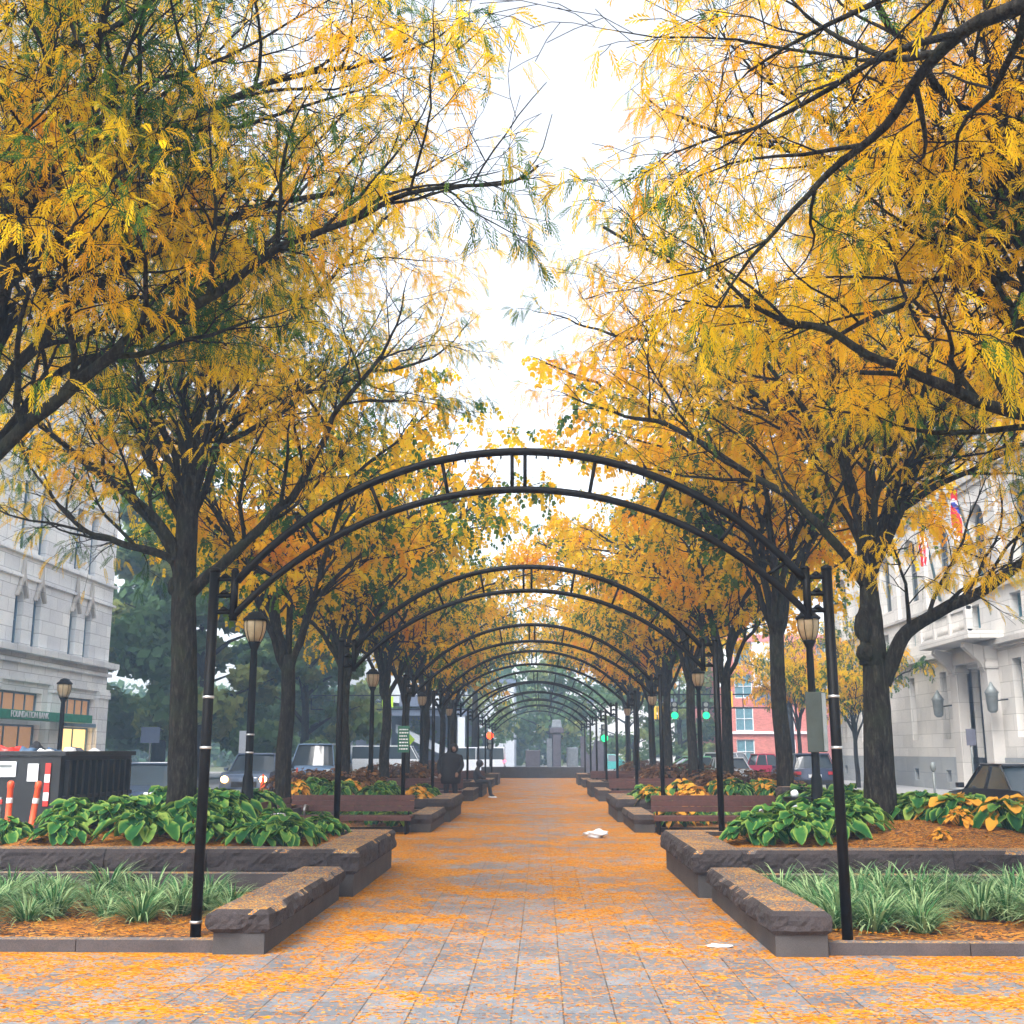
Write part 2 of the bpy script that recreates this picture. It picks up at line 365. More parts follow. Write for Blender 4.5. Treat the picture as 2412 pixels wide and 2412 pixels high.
# ------------------------------------------------------------------ planters
def rough_block(x0, x1, y0, y1, z0, z1, rough, res=.05, amp=.035, seed=0):
    """quarry-faced block: a box cut into a grid, its rough sides pushed in and out"""
    V = []; F = []
    c = Vector(((x0 + x1) / 2, (y0 + y1) / 2, (z0 + z1) / 2))
    def disp(p):
        d = Vector((0, 0, 0)); h = (p.z - z0) / (z1 - z0)
        wgt = max(0, 1 - abs(2 * h - 1) ** 5)
        nn = noise.noise(Vector((p.x * 3.2 + seed, p.y * 3.2, p.z * 6))) * 1.1 + .9 * abs(noise.noise(Vector((p.x * 9, p.y * 9 + seed, p.z * 12 + p.x * 5)))) + .5 * noise.noise(p * 24)
        k = wgt * (.006 + amp * 1.05 * nn) - (1 - wgt) * .012 - .02 * (abs(2 * h - 1) > .999)
        for ax, side in rough:
            lim = {('x', -1): x0, ('x', 1): x1, ('y', -1): y0, ('y', 1): y1}[(ax, side)]
            if abs((p.x if ax == 'x' else p.y) - lim) < 1e-5:
                if ax == 'x': d.x += side * k
                else: d.y += side * k
        return p + d
    m = MB()
    def grid(o, u, v, nu, nv):
        n0 = len(m.v)
        for i in range(nu + 1):
            for j in range(nv + 1):
                q = disp(o + u * (i / nu) + v * (j / nv)); m.v.append((q.x, q.y, q.z))
        for i in range(nu):
            for j in range(nv):
                a = n0 + i * (nv + 1) + j; m.f.append((a, a + nv + 1, a + nv + 2, a + 1)); m.sm.append(False)
    nx, ny, nz_ = [max(1, int(math.ceil(d / res))) for d in (x1 - x0, y1 - y0, z1 - z0)]
    X, Y, Z = Vector((x1 - x0, 0, 0)), Vector((0, y1 - y0, 0)), Vector((0, 0, z1 - z0)); O = Vector((x0, y0, z0))
    grid(O, X, Z, nx, nz_); grid(O + X, Y, Z, ny, nz_); grid(O + X + Y, -X, Z, nx, nz_); grid(O + Y, -Y, Z, ny, nz_)
    grid(O + Z, X, Y, nx, ny); grid(O, Y, X, ny, nx)
    return m
def run_blocks(parent, name, x0, x1, y0, y1, z0, z1, along, rough, L, res, mat='cap', amp=.035, seed=0, first_corner=None):
    a0, a1 = (x0, x1) if along == 'x' else (y0, y1); n = max(1, round((a1 - a0) / L)); st = (a1 - a0) / n
    for i in range(n):
        p, q = a0 + i * st + (.004 if i else 0), a0 + (i + 1) * st - (.004 if i < n - 1 else 0)
        rr = [r for r in rough if r[0] != along]
        if i == 0 and (along, -1) in rough: rr.append((along, -1))
        if i == n - 1 and (along, 1) in rough: rr.append((along, 1))
        b = (p, q, y0, y1) if along == 'x' else (x0, x1, p, q)
        rough_block(*b, z0, z1, rr, res, amp, seed + i * 3.3).build(name, mat, parent)
def soil_mesh(x0, x1, y0, y1, zf, res, name, parent):
    nx = max(2, int((x1 - x0) / res)); ny = max(2, int((y1 - y0) / res)); m = MB()
    for i in range(nx + 1):
        for j in range(ny + 1):
            x = x0 + (x1 - x0) * i / nx; y = y0 + (y1 - y0) * j / ny; m.v.append((x, y, zf(x, y)))
    for i in range(nx):
        for j in range(ny):
            a = i * (ny + 1) + j; m.f.append((a, a + ny + 1, a + ny + 2, a + 1)); m.sm.append(True)
    return m.build(name, 'soil', parent)
def nmap(s, a, b): return (a, b) if s > 0 else (-b, -a)
UNITS = [(9.85, 13.45, 17.15), (24.3, 27.6, 31.7), (39.2, 42.6, 46.4), (53.9, 57.4, 61.2)]
SIDE = {-1: 'left', 1: 'right'}
def soilz(x, y): return .47 - .22 * min(1, max(0, (abs(x) - 6.3) / .9)) - .10 * (y > 17.3) + .20 * min(1, max(0, (abs(x) - 2.6) / 2)) * min(1, max(0, (y - 13.9) / 2.2)) + .05 * noise.noise(Vector((x * 1.2, y * 1.2, 0)))
for s in (-1, 1):
    for k, (ya, yb, yc) in enumerate(UNITS):
        res = [.045, .12, .3, .5][k]; L = 1.15
        side = SIDE[s]
        # low bed
        lo = thing('low_stone_planter', f'{ORD[k]} low granite planter on the {side} of the path, a step below its taller neighbour', 'planter', (0, 0, 0), 0, 'low granite planters along the path')
        xi, xo = nmap(s, 2.07, 2.56)
        if s > 0: r0 = [('x', -1), ('y', -1), ('x', 1)]
        else: r0 = [('x', 1), ('y', -1), ('x', -1)]
        run_blocks(lo, 'cap_stone', xi, xo, ya, yb, .17, .36, 'y', r0, 1.8, res, seed=k * 7 + s)
        i0, i1 = nmap(s, 2.11, 2.54)
        MB().box(i0, i1, ya + .04, yb, -.02, .172).build('base_course', 'base', lo, .004)
        c0, c1 = nmap(s, 2.56, 7.2)
        run_blocks(lo, 'curb_stone', c0, c1, ya + .12, ya + .26, -.02, .10, 'x', [], 1.3, .4, 'curb', 0, k)
        if k < 2:
            run_blocks(lo, 'back_ledge', c0, c1, yb - .2, yb, .0, .30, 'x', [], 1.6, .4, 'curb', 0, k)
        c0, c1 = nmap(s, 7.2, 7.34); MB().box(c0, c1, ya + .12, yb, -.02, .10).build('curb_stone', 'curb', lo)
        c0, c1 = nmap(s, 2.54, 7.2)
        soil_mesh(c0, c1, ya + .24, yb - .1, lambda x, y: .075 + .05 * noise.noise(Vector((x * 1.5, y * 1.5, 3))) + .04 * (y - ya - .25) / 3, .12 if k == 0 else .5, 'mulch', lo)
        # tall bed
        hi = thing('tall_stone_planter', f'{ORD[k]} tall granite planter on the {side} of the path, with a tree and broad-leaved plants', 'planter', (0, 0, 0), 0, 'tall granite planters along the path')
        z0, z1 = .25, .53
        a, b = nmap(s, 1.95, 2.50)
        ysp = yb + .28
        side_in = ('x', -1) if s > 0 else ('x', 1); side_out = ('x', 1) if s > 0 else ('x', -1)
        run_blocks(hi, 'cap_stone', a, b, yb + .2, yc, z0, z1, 'y', [side_in, ('y', -1), ('y', 1)], 1.7, res, seed=k * 5 + s)
        a2, b2 = nmap(s, 2.504, 7.3)
        run_blocks(hi, 'cap_stone', a2, b2, yb + .2, yb + .62, z0, z1, 'x', [('y', -1), side_out], L, res, seed=k * 5 + s + 20)
        a3, b3 = nmap(s, 2.504, 3.9 if k < 3 else 7.3)
        run_blocks(hi, 'cap_stone', a3, b3, yc - .42, yc, z0, z1, 'x', [('y', 1)], L, res, seed=k * 5 + s + 40)
        i0, i1 = nmap(s, 1.99, 7.28); m = MB()
        m.box(i0, i1, yb + .25, yb + .55, -.02, z0 + .002)
        m.build('base_course', 'base', hi, .004)
        i0, i1 = nmap(s, 1.99, 2.4); MB().box(i0, i1, yb + .552, yc - .04, -.02, z0 + .002).build('base_course', 'base', hi)
        i0, i1 = nmap(s, 2.402, 3.9); MB().box(i0, i1, yc - .4, yc - .04, -.02, z0 + .002).build('base_course', 'base', hi)
        i0, i1 = nmap(s, 2.42, 7.25)
        soil_mesh(i0, i1, yb + .5, yc - .1, soilz, .15 if k == 0 else .6, 'mulch', hi)
        if k < 3:   # the outer bed behind the bench recess
            yn = UNITS[k + 1][0]
            i0, i1 = nmap(s, 4.9, 7.25); soil_mesh(i0, i1, yc - .1, yn + .3, soilz, .5, 'mulch', hi)
            i0, i1 = nmap(s, 4.8, 4.9); MB().box(i0, i1, yc - .1, yn, -.02, .5).build('recess_wall', 'base', hi)
            i0, i1 = nmap(s, 3.9, 4.8); MB().box(i0, i1, yc - .4, yc - .04, -.02, z1).build('recess_wall', 'base', hi)

# ------------------------------------------------------------------ steel arches
def arc(zc, z0, half, n=40):
    sag = zc - z0; R = (half * half + sag * sag) / (2 * sag); cz = zc - R; a = math.asin(half / R)
    return [(R * math.sin(t), cz + R * math.cos(t)) for t in np.linspace(-a, a, n)], R, cz
def make_arch():
    t = thing('steel_arch', '', 'arch', (0, 0, 0), 0, 'black steel arches spanning the path')
    for s in (-1, 1):
        MB().tube([(s * 2.765, 0, .0), (s * 2.765, 0, 3.24)], .046, 14).lathe(s * 2.765, 0, [(.075, .0), (.075, .06), (.05, .09)], 14).lathe(s * 2.765, 0, [(.05, 3.24), (.05, 3.27), (.012, 3.29)], 14).build('post', 'black', t)
        m = MB(); m.tube([(s * 2.58, 0, 2.80), (s * 2.58, 0, 3.25)], .036, 12); m.lathe(s * 2.58, 0, [(.04, 3.25), (.02, 3.28)], 10)
        for z in (2.88, 3.03, 3.18):
            m.tube([(s * 2.77, 0, z), (s * 2.57, 0, z)], .022, 8); m.lathe(s * 2.67, 0, [(.03, z + .012), (.045, z + .02), (.012, z + .05)], 8)
        m.build('bracket', 'black', t)
    A, R1, c1 = arc(4.36, 3.16, 2.56); B, R2, c2 = arc(4.00, 2.82, 2.60)
    MB().tube([(x, 0, z) for x, z in A], .037, 12).build('upper_chord', 'black', t)
    MB().tube([(x, 0, z) for x, z in B], .033, 12).build('lower_chord', 'black', t)
    for x in (-2.42, -1.98, -1.37, -.71, -.06, .06, .71, 1.37, 1.98, 2.42):
        an = x / 3.39 * (1 if abs(x) > .1 else .2); 
        za = c1 + math.sqrt(R1 * R1 - x * x); x2 = x - .34 * math.sin(an) * .9; zb = c2 + math.sqrt(max(0, R2 * R2 - x2 * x2))
        MB().tube([(x, 0, za), (x2, 0, zb)], .017, 8).build('strut', 'black', t)
    bm_ = MB().tube([(0, 0, 0), (0, 0, -.028)], .008, 5).mesh('bulb', 'black')
    for i in range(44):
        x = -2.35 + 4.7 * i / 43; link('bulb', bm_, t).location = (x, 0, c1 + math.sqrt(R1 * R1 - x * x) - .037)
    return t
arch0 = make_arch(); AY = [10.15, 16.86, 24.85, 31.55, 39.55, 46.3, 54.2, 61.0, 68.9]
AZ = [.08, .42, .08, .42] * 3
for i, y in enumerate(AY):
    z = AZ[i]
    if i == 0: a = arch0; a.location = (0, y, 0)
    else: a = dup(arch0, (0, y, 0))
    a['label'] = f'{ORD[i]} black tubular steel arch over the path, counted from the camera'
def band(x, y, z, par, r=.052):
    o = MB().lathe(x, y, [(r - .004, z - .012), (r, z - .008), (r, z + .008), (r - .004, z + .012)], 14).build('clamp_band', 'steel', par); return o
for x in (-2.765, 2.765):
    for z in (2.12, 1.68): band(x, 0, z, arch0)
band(-2.765, 0, .22, arch0, .054)
t = thing('park_sign', 'grey-green back of a sign plate strapped to the right post of the nearest arch', 'sign', (2.62, 10.17, 1.9))
MB().box(-.10, .07, -.006, .006, -.26, .26).build('sign_plate', 'signback', t, .005)
MB().box(.04, .075, -.02, .02, -.25, .25).build('mounting_rail', 'grey', t)
t = thing('park_sign', 'dark green sign with pale lines of lettering on the left post of the third arch', 'sign', (-2.765, 24.78, 1.62))
MB().box(-.125, .125, -.012, .0, 0, .56).build('sign_plate', 'signgreen', t, .004)
m = MB()
random.seed(4)
for r in range(7):
    x = -.09
    while x < .08:
        ww = random.uniform(.02, .05); m.box(x, min(x + ww, .1), -.017, -.013, .47 - r * .068, .495 - r * .068); x += ww + .014
m.build('lettering', 'white', t)

# ------------------------------------------------------------------ lamp posts
def make_lamp(h=3.42):
    t = thing('lamp_post', '', 'street lamp', (0, 0, 0), 0, 'black lantern lamp posts')
    k = h - .46
    MB().lathe(0, 0, [(.12, 0), (.12, .1), (.09, .14), (.075, .55), (.058, .6), (.052, k - .22), (.048, k - .08), (.075, k - .02), (.10, k + .03)], 14).build('pole', 'black', t)
    MB().lathe(0, 0, [(.085, k + .032), (.12, k + .10), (.15, k + .2), (.155, k + .30), (.148, k + .335)], 20).build('lantern_glass', 'amber', t)
    m = MB()
    for j in range(8):
        a = j * math.pi / 4 + .2; pts = [((r + .006) * math.cos(a), (r + .006) * math.sin(a), z) for r, z in ((.085, k + .03), (.12, k + .10), (.15, k + .2), (.155, k + .30), (.148, k + .34))]
        m.tube(pts, .005, 5)
    m.build('lantern_rib', 'black', t)
    MB().lathe(0, 0, [(.175, k + .335), (.18, k + .355), (.17, k + .37), (.12, k + .41), (.10, k + .45), (.03, k + .475)], 20).build('lantern_cap', 'black', t); return t
lamp0 = make_lamp(2.9); first = True
for s in (-1, 1):
    for i, y in enumerate([20.5, 35.2, 49.9, 64.6]):
        o = lamp0 if first else dup(lamp0, (0, 0, 0)); first = False
        o.location = (s * 5.0, y, .5); o.scale = (1.25,) * 3; o['label'] = f'{ORD[i]} black lantern lamp post in the row on the {SIDE[s]} of the path'
dup(lamp0, (-13.8, 33.3, .1), 0, 'black lantern lamp post on the bank sidewalk, behind the dumpster')
dup(lamp0, (14.35, 33.0, .1), 0, 'black lantern lamp post cut off by the right edge of the photo')
for z in (1.35, 1.1): band(0, 0, z - .2, lamp0, .064)

# ------------------------------------------------------------------ benches
def make_bench(L=2.55):
    t = thing('park_bench', '', 'bench', (0, 0, 0), 0, 'dark red slatted benches in the recesses')
    m = MB()
    for i in range(5): m.box(-L / 2, L / 2, -.24 + i * .1, -.155 + i * .1, .33, .365)
    m.box(-L / 2, L / 2, -.262, -.242, .27, .362); m.build('seat', 'wood', t, .004)
    m = MB()
    for i in range(3): m.box(-L / 2, L / 2, .27 + i * .022, .30 + i * .022, .43 + i * .11, .535 + i * .11)
    m.build('backrest', 'wood', t, .004)
    for x in (-L / 2 + .12, L / 2 - .12):
        MB().box(x - .02, x + .02, -.2, .32, 0, .325).box(x - .02, x + .02, .33, .355, .3, .72).build('support', 'black', t)
    m = MB(); m.tube([(-L / 2 + .35, -.1, .37), (-L / 2 + .35, -.12, .5), (-L / 2 + .35, -.02, .56), (-L / 2 + .35, .18, .54), (-L / 2 + .35, .24, .44)], .025, 8)
    m.build('armrest', 'rim', t); return t
bench0 = make_bench(); first = True
for s in (-1, 1):
    for k in range(3):
        yb = UNITS[k + 1][0]
        o = bench0 if first else dup(bench0, (0, 0, 0)); first = False
        o.location = (s * 3.72, yb - .42, 0); o.rotation_euler = (0, 0, 0) ; o.scale = (-s if s > 0 else 1, 1, 1)
        o['label'] = f'{ORD[k]} dark red slatted bench facing the camera in the {SIDE[s]} recess'
        o2 = dup(bench0, (s * 4.45, yb - 2.6, 0), rad(90) * -s if s > 0 else rad(90), f'{ORD[k]} dark red bench facing the path, in the corner of the {SIDE[s]} recess')
        o2.rotation_euler = (0, 0, rad(90) if s < 0 else rad(-90))

# ------------------------------------------------------------------ buildings
def facade(mapf, u0, u1, v0, v1, holes, depth=.35):
    m = MB(); us = sorted({u0, u1, *[h[0] for h in holes], *[h[1] for h in holes]}); vs = sorted({v0, v1, *[h[2] for h in holes], *[h[3] for h in holes]})
    us = [u for u in us if u0 <= u <= u1]; vs = [v for v in vs if v0 <= v <= v1]
    def inh(u, v): return any(h[0] < u < h[1] and h[2] < v < h[3] for h in holes)
    for j in range(len(vs) - 1):
        i = 0
        while i < len(us) - 1:
            if inh((us[i] + us[i + 1]) / 2, (vs[j] + vs[j + 1]) / 2): i += 1; continue
            k = i
            while k + 1 < len(us) - 1 and not inh((us[k + 1] + us[k + 2]) / 2, (vs[j] + vs[j + 1]) / 2): k += 1
            m.quad(mapf(us[i], vs[j], 0), mapf(us[k + 1], vs[j], 0), mapf(us[k + 1], vs[j + 1], 0), mapf(us[i], vs[j + 1], 0)); i = k + 1
    for h in holes:
        a, b, c, d = h[:4]; ar = len(h) > 4 and h[4]
        sp = d - (b - a) / 2 if ar else d
        m.quad(mapf(a, c, 0), mapf(a, c, depth), mapf(a, sp, depth), mapf(a, sp, 0)); m.quad(mapf(b, c, 0), mapf(b, c, depth), mapf(b, sp, depth), mapf(b, sp, 0))
        m.quad(mapf(a, c, 0), mapf(b, c, 0), mapf(b, c, depth), mapf(a, c, depth))
        if not ar: m.quad(mapf(a, d, 0), mapf(b, d, 0), mapf(b, d, depth), mapf(a, d, depth))
        else:
            r = (b - a) / 2; cu = (a + b) / 2; P = [(cu - r * math.cos(math.pi * i / 12), sp + r * math.sin(math.pi * i / 12)) for i in range(13)]
            for (p, q), (p2, q2) in zip(P, P[1:]):
                m.quad(mapf(p, q, 0), mapf(p2, q2, 0), mapf(p2, d, 0), mapf(p, d, 0)); m.quad(mapf(p, q, 0), mapf(p2, q2, 0), mapf(p2, q2, depth), mapf(p, q, depth))
    return m
def shell(m, x0, x1, y0, y1, z0, z1, skip):
    """the other walls and roof of a building, one side left to its facade"""
    if skip != '-x': m.quad((x0, y0, z0), (x0, y1, z0), (x0, y1, z1), (x0, y0, z1))
    if skip != '+x': m.quad((x1, y0, z0), (x1, y1, z0), (x1, y1, z1), (x1, y0, z1))
    if skip != '-y': m.quad((x0, y0, z0), (x1, y0, z0), (x1, y0, z1), (x0, y0, z1))
    m.quad((x0, y1, z0), (x1, y1, z0), (x1, y1, z1), (x0, y1, z1)); m.quad((x0, y0, z1), (x1, y0, z1), (x1, y1, z1), (x0, y1, z1))
WIN = {}
def window(parent, kind, loc, rz, wd, ht, arch=False, frame='teal', glass='glass', mull=1, trans=1, label=None):
    """window frame with its pane; local x along the wall, y into it"""
    if kind not in WIN:
        m = MB(); f = .07; h2 = ht - wd / 2 if arch else ht
        m.box(-wd / 2, -wd / 2 + f, 0, .06, 0, h2).box(wd / 2 - f, wd / 2, 0, .06, 0, h2).box(-wd / 2 + f, wd / 2 - f, 0, .06, 0, f)
        if not arch: m.box(-wd / 2 + f, wd / 2 - f, 0, .06, ht - f, ht)
        else: m.tube([(-(wd / 2 - f / 2) * math.cos(math.pi * i / 10), .03, h2 + (wd / 2 - f / 2) * math.sin(math.pi * i / 10)) for i in range(11)], f / 2, 5)
        for i in range(mull): x = -wd / 2 + wd * (i + 1) / (mull + 1); m.box(x - f / 3, x + f / 3, .003, .05, f, h2 if arch else ht - f)
        for i in range(trans): z = ht * (i + 1) / (trans + 1); m.box(-wd / 2 + f, wd / 2 - f, -.003, .055, z - f / 3, z + f / 3)
        g = MB(); g.quad((-wd / 2, .065, 0), (wd / 2, .065, 0), (wd / 2, .065, ht), (-wd / 2, .065, ht))
        WIN[kind] = (m.mesh('window', frame), g.mesh('pane', glass))
    a = link('window', WIN[kind][0], parent); a.location = loc; a.rotation_euler = (0, 0, rz)
    b = link('pane', WIN[kind][1], a)
    return a
# bank building, left
XF = -17.7
bank = thing('bank_building', 'tall white terracotta office building with arched windows and a green bank sign over its shopfront', 'building', (0, 0, 0))
mp = lambda u, v, d: (XF - d, u, v)
holes = []; wins = []
floors = [(5.12, 7.05)] + [(8.5 + i * 3.45, 10.9 + i * 3.45) for i in range(8)]
for pc in (20.6, 25.2, 29.8, 34.4, 39.0, 43.6):
    for du in (-.72, .72):
        for fi, (a, b) in enumerate(floors):
            holes.append((pc + du - .31, pc + du + .31, a, b, fi == 0 or fi == 8)); wins.append((pc + du, a, b - a, fi))
shops = [(19.3, 22.2), (23.9, 26.8), (28.5, 31.4), (33.0, 36.0), (37.3, 40.7), (42.8, 45.6)]
for a, b in shops: holes.append((a, b, 2.72, 3.66)); holes.append((a, b, .35, 2.55))
facade(mp, 16, 46.75, 0, 35, holes).build('facade_wall', 'terracotta', bank)
m = MB(); shell(m, -40, XF, 16, 46.75, 0, 35, '+x'); m.build('side_wall', 'terracotta', bank)
for zc, pr, h in ((4.95, .35, .22), (4.62, .14, .12), (4.0, .12, .1), (7.5, .12, .09), (8.3, .14, .1), (34.6, .6, .5)) + tuple((11.2 + i * 3.45, .08, .08) for i in range(7)):
    MB().box(XF + .002, XF + pr, 15.9, 46.75 + pr, zc, zc + h).build('cornice', 'terracotta', bank)
for pu in (22.9, 27.5, 32.2, 36.6, 41.7, 46.15):
    MB().box(XF + .003, XF + .16, pu - .5, pu + .5, .0, 4.0).box(XF + .003, XF + .22, pu - .56, pu + .56, 3.72, 3.98).build('pilaster', 'terracotta', bank)
for pc in (39.0, 43.6):
    for du in (-.72, .72):
        m = MB(); c = pc + du
        m.prism([(c - .42, 6.85), (c - .36, 6.82), (c, 7.42), (c + .36, 6.82), (c + .42, 6.85), (c + .06, 7.62), (c, 8.2), (c - .06, 7.62)], 'x', XF + .15, XF + .02); m.build('window_hood', 'limedark', bank)
for u, a, h, fi in wins:
    if u < 27 and fi < 3: continue
    window(bank, f'bw{round(h, 2)}{fi in (0, 8)}', (XF - .2, u, a), rad(90), .62, h, fi in (0, 8), 'bluegrey', 'glass', 0, 1)
for i, (a, b) in enumerate(shops[1:]):
    c = (a + b) / 2; window(bank, f'sw{round(b - a, 1)}', (XF - .2, c, 2.72), rad(90), b - a, .94, False, 'bluegrey', 'warmdim', 3, 0)
    lit = i == 4
    window(bank, f'sl{round(b - a, 1)}{lit}', (XF - .2, c, .35), rad(90), b - a, 2.2, False, 'bluegrey', 'warm' if lit else 'warmdim', 2 if not lit else 1, 0)
MB().box(XF - .1, XF + .12, 42.8, 45.6, 2.56, 2.70).build('shop_ledge', 'bluegrey', bank)
MB().box(XF + .2, XF + .75, 30.5, 43.6, 2.68, 2.98).build('sign_band', 'awning', bank, .01)
def text(s, size, loc, rot, mat, parent, name='lettering', ext=.01):
    c = bpy.data.curves.new(name, 'FONT'); c.body = s; c.size = size; c.extrude = ext; c.align_x = 'CENTER'; c.align_y = 'CENTER'
    tmp = bpy.data.objects.new('tmp', c); col.objects.link(tmp); dg = bpy.context.evaluated_depsgraph_get(); me = bpy.data.meshes.new_from_object(tmp.evaluated_get(dg))
    bpy.data.objects.remove(tmp); me.materials.clear(); me.materials.append(M[mat]); o = link(name, me, parent); o.location = loc; o.rotation_euler = rot; return o
text('FOUNDATION BANK', .30, (XF + .77, 38.2, 2.83), (rad(90), 0, rad(90)), 'white', bank)
# stone building, right
XR = 17.7
stone = thing('stone_building', 'long grey limestone building with carved doorway, balcony and tall arched windows', 'building', (0, 0, 0))
mp = lambda u, v, d: (XR + d, u, v)
holes = []; wl = []
for u in (34.1, 38.35, 42.5, 50.35, 54.6, 58.9, 63.2, 67.1):
    holes.append((u - .42, u + .42, 2.15, 5.02)); wl.append(('rl', u, 2.15, .84, 2.87, False))
    holes.append((u - .3, u + .3, .35, .85)); wl.append(('rb', u, .35, .6, .5, False))
for u in (33.9, 38.0, 42.1, 46.1, 50.0, 54.1, 58.2, 62.3, 66.4):
    holes.append((u - .5, u + .5, 6.45, 7.42)); wl.append(('rg', u, 6.45, 1.0, .97, False))
for i, u in enumerate((32.8, 36.95, 41.1, 45.25, 49.4, 53.55, 57.7, 61.85, 66.0)):
    holes.append((u - .82, u + .82, 8.5, 11.45, True)); wl.append(('ra', u, 8.5, 1.64, 2.95, True))
    for f in range(6):
        z = 14.2 + f * 3.3
        for d in (-.8, .8): holes.append((u + d - .42, u + d + .42, z, z + 1.9)); wl.append(('ru', u + d, z, .84, 1.9, False))
holes.append((44.95, 47.5, .3, 4.95))
facade(mp, 30, 69, 1.4, 35, [h for h in holes if h[2] > 1.5] + [(44.95, 47.5, 1.4, 4.95)], .45).build('facade_wall', 'limestone', stone)
mpb = lambda u, v, d: (XR - .06 + d, u, v)
facade(mpb, 30, 69.05, 0, 1.4, [h for h in holes if h[2] < 1 and h[3] < 1] + [(44.95, 47.5, 0, 1.4)], .45).build('plinth', 'greybase', stone)
MB().box(XR - .06, XR, 30, 44.95, 1.396, 1.4).box(XR - .06, XR, 47.5, 69, 1.396, 1.4).build('plinth_top', 'greybase', stone)
m = MB(); shell(m, XR, 45, 30, 69, 0, 35, '-x'); m.build('side_wall', 'limestone', stone)
for zc, pr, h in ((5.62, .3, .2), (5.5, .16, .12), (7.75, .15, .12), (12.4, .2, .25), (12.15, .1, .2), (33.8, .8, .6)):
    MB().box(XR - pr, XR - .002, 30, 69.1, zc, zc + h).build('cornice', 'limedark', stone)
for u in (34.87, 39.02, 43.17, 47.32, 51.47, 55.62, 59.77):
    MB().box(XR - .18, XR - .003, u - .28, u + .28, 7.87, 12.1).build('pilaster', 'limestone', stone)
for k, u, z, wd, ht, ar in wl:
    if u < 31 or (k == 'ru' and (u > 62 or u < 37)): continue
    if k == 'ru' and z > 25: continue
    fr = {'rg': 'teal'}.get(k, 'limedark' if k != 'ru' else 'bluegrey')
    window(stone, k, (XR + .3, u, z), rad(-90), wd, ht, ar, 'teal' if k == 'rg' else 'grey', 'teal' if k == 'rg' else 'glass', 1 if k in ('rg', 'ra') else 0, 1)
# portal
m = MB()
for a, b in ((44.2, 44.95), (47.5, 48.25)):
    m.box(XR - .45, XR + .2, a, b, .0, 5.1); m.box(XR - .52, XR + .1, a - .06, b + .06, 0, .4, None); m.box(XR - .5, XR + .1, a - .05, b + .05, 4.75, 5.0)
m.box(XR - .48, XR + .2, 44.2, 48.25, 5.1, 5.62); m.build('doorway_surround', 'limedark', stone, .02)
for u in (44.35, 47.75):
    MB().prism([(XR - .45, 5.62), (XR - 1.15, 5.78), (XR - 1.2, 5.6), (XR - .95, 5.35), (XR - .62, 5.0), (XR - .45, 4.6)], 'y', u, u + .35).build('bracket', 'limedark', stone)
MB().box(XR - 1.35, XR - .0, 43.4, 49.1, 5.84, 6.12).build('balcony', 'limestone', stone, .02)
m = MB(); m.box(XR - 1.3, XR - 1.12, 43.5, 49.0, 6.95, 7.08).box(XR - 1.3, XR - 1.12, 43.5, 49.0, 6.122, 6.2)
for u in (43.5, 45.3, 47.1, 48.8): m.box(XR - 1.34, XR - 1.08, u, u + .22, 6.124, 7.12)
for i in range(26):
    u = 43.85 + i * .195; m.lathe(XR - 1.21, u, [(.03, 6.2), (.07, 6.4), (.035, 6.65), (.05, 6.95)], 6)
m.build('balustrade', 'limestone', stone)
MB().box(XR + .9, XR + 1.0, 44.95, 47.5, .0, 4.95).box(XR + .2, XR + .3, 44.95, 45.6, .3, 4.2).build('door_recess', 'limedark', stone)
MB().box(XR + .75, XR + .85, 45.3, 47.1, .0, 3.3).build('door', 'wood', stone)
MB().box(XR - .75, XR - .05, 44.2, 48.2, .0, .16).box(XR - .45, XR + .9, 44.97, 47.48, .16, .3).build('step', 'greybase', stone)
for u, lb in ((49.4, 'far'), (43.5, 'near')):
    t = MB(); t.tube([(XR - .02, u, 3.55), (XR - .45, u, 3.5), (XR - .62, u, 3.2)], .03, 6); t.build('lantern_arm', 'black', stone)
    t = MB().lathe(XR - .62, u, [(.1, 3.05), (.2, 3.15), (.24, 3.75), (.28, 3.8), (.1, 4.05), (.02, 4.2)], 8).build('wall_lantern', 'grey', stone)
# flag poles
def flag(y0, base, tip, label, kind):
    t = thing('flagpole', label, 'flagpole', base); v = Vector(tip) - Vector(base)
    MB().tube([(0, 0, 0), v], [.07, .035], 8).blob(v, .09, 0, 8, 5, 0).build('pole', 'teal', t)
    nu, nv = 18, 30; V = []; F = []; H = 1.95; tint = []
    for j in range(nv + 1):
        for i in range(nu + 1):
            u = i / nu; q = j / nv; hw = .16 + .14 * q
            V.append((v.x * .96 + .10 * math.sin(u * 9 + q * 3), v.y * .96 + (u - .5) * 2 * hw + .1 * math.sin(q * 6), v.z * .97 - q * H))
    for j in range(nv):
        for i in range(nu):
            a = j * (nu + 1) + i; F.append((a, a + 1, a + nu + 2, a + nu + 1))
            q = j / nv + .12 * math.sin(i / nu * 5); 
            tint.append(0 if kind == 0 and (q < .28 or (.55 < q + i / nu * .4 < .95)) else 1 if kind == 0 and .34 < q < .5 else (0 if (kind == 1 and int(i / 2 + q * 3) % 2 and not (q < .35 and i < 9)) else 1 if kind == 1 and q < .35 and i < 9 else .5))
    me = npmesh('flag_cloth', np.array(V), np.array(F), 'flagcloth', np.array(tint, dtype=float), smooth=True); link('flag_cloth', me, t)
M['flagcloth'] = leafmat('flag_fabric', [(0, (.6, .02, .03)), (.3, (.75, .75, .78)), (.7, (.03, .05, .3))], .2)
M['flagcloth'].node_tree.nodes['Color Ramp'].color_ramp.interpolation = 'CONSTANT'
M['flagcloth'].node_tree.nodes['Color Ramp'].color_ramp.elements[1].position = .3
flag(0, (XR - .05, 44.6, 8.1), (15.4, 41.2, 11.2), 'slanted flagpole over the stone doorway with a limp red, white and blue flag', 0)
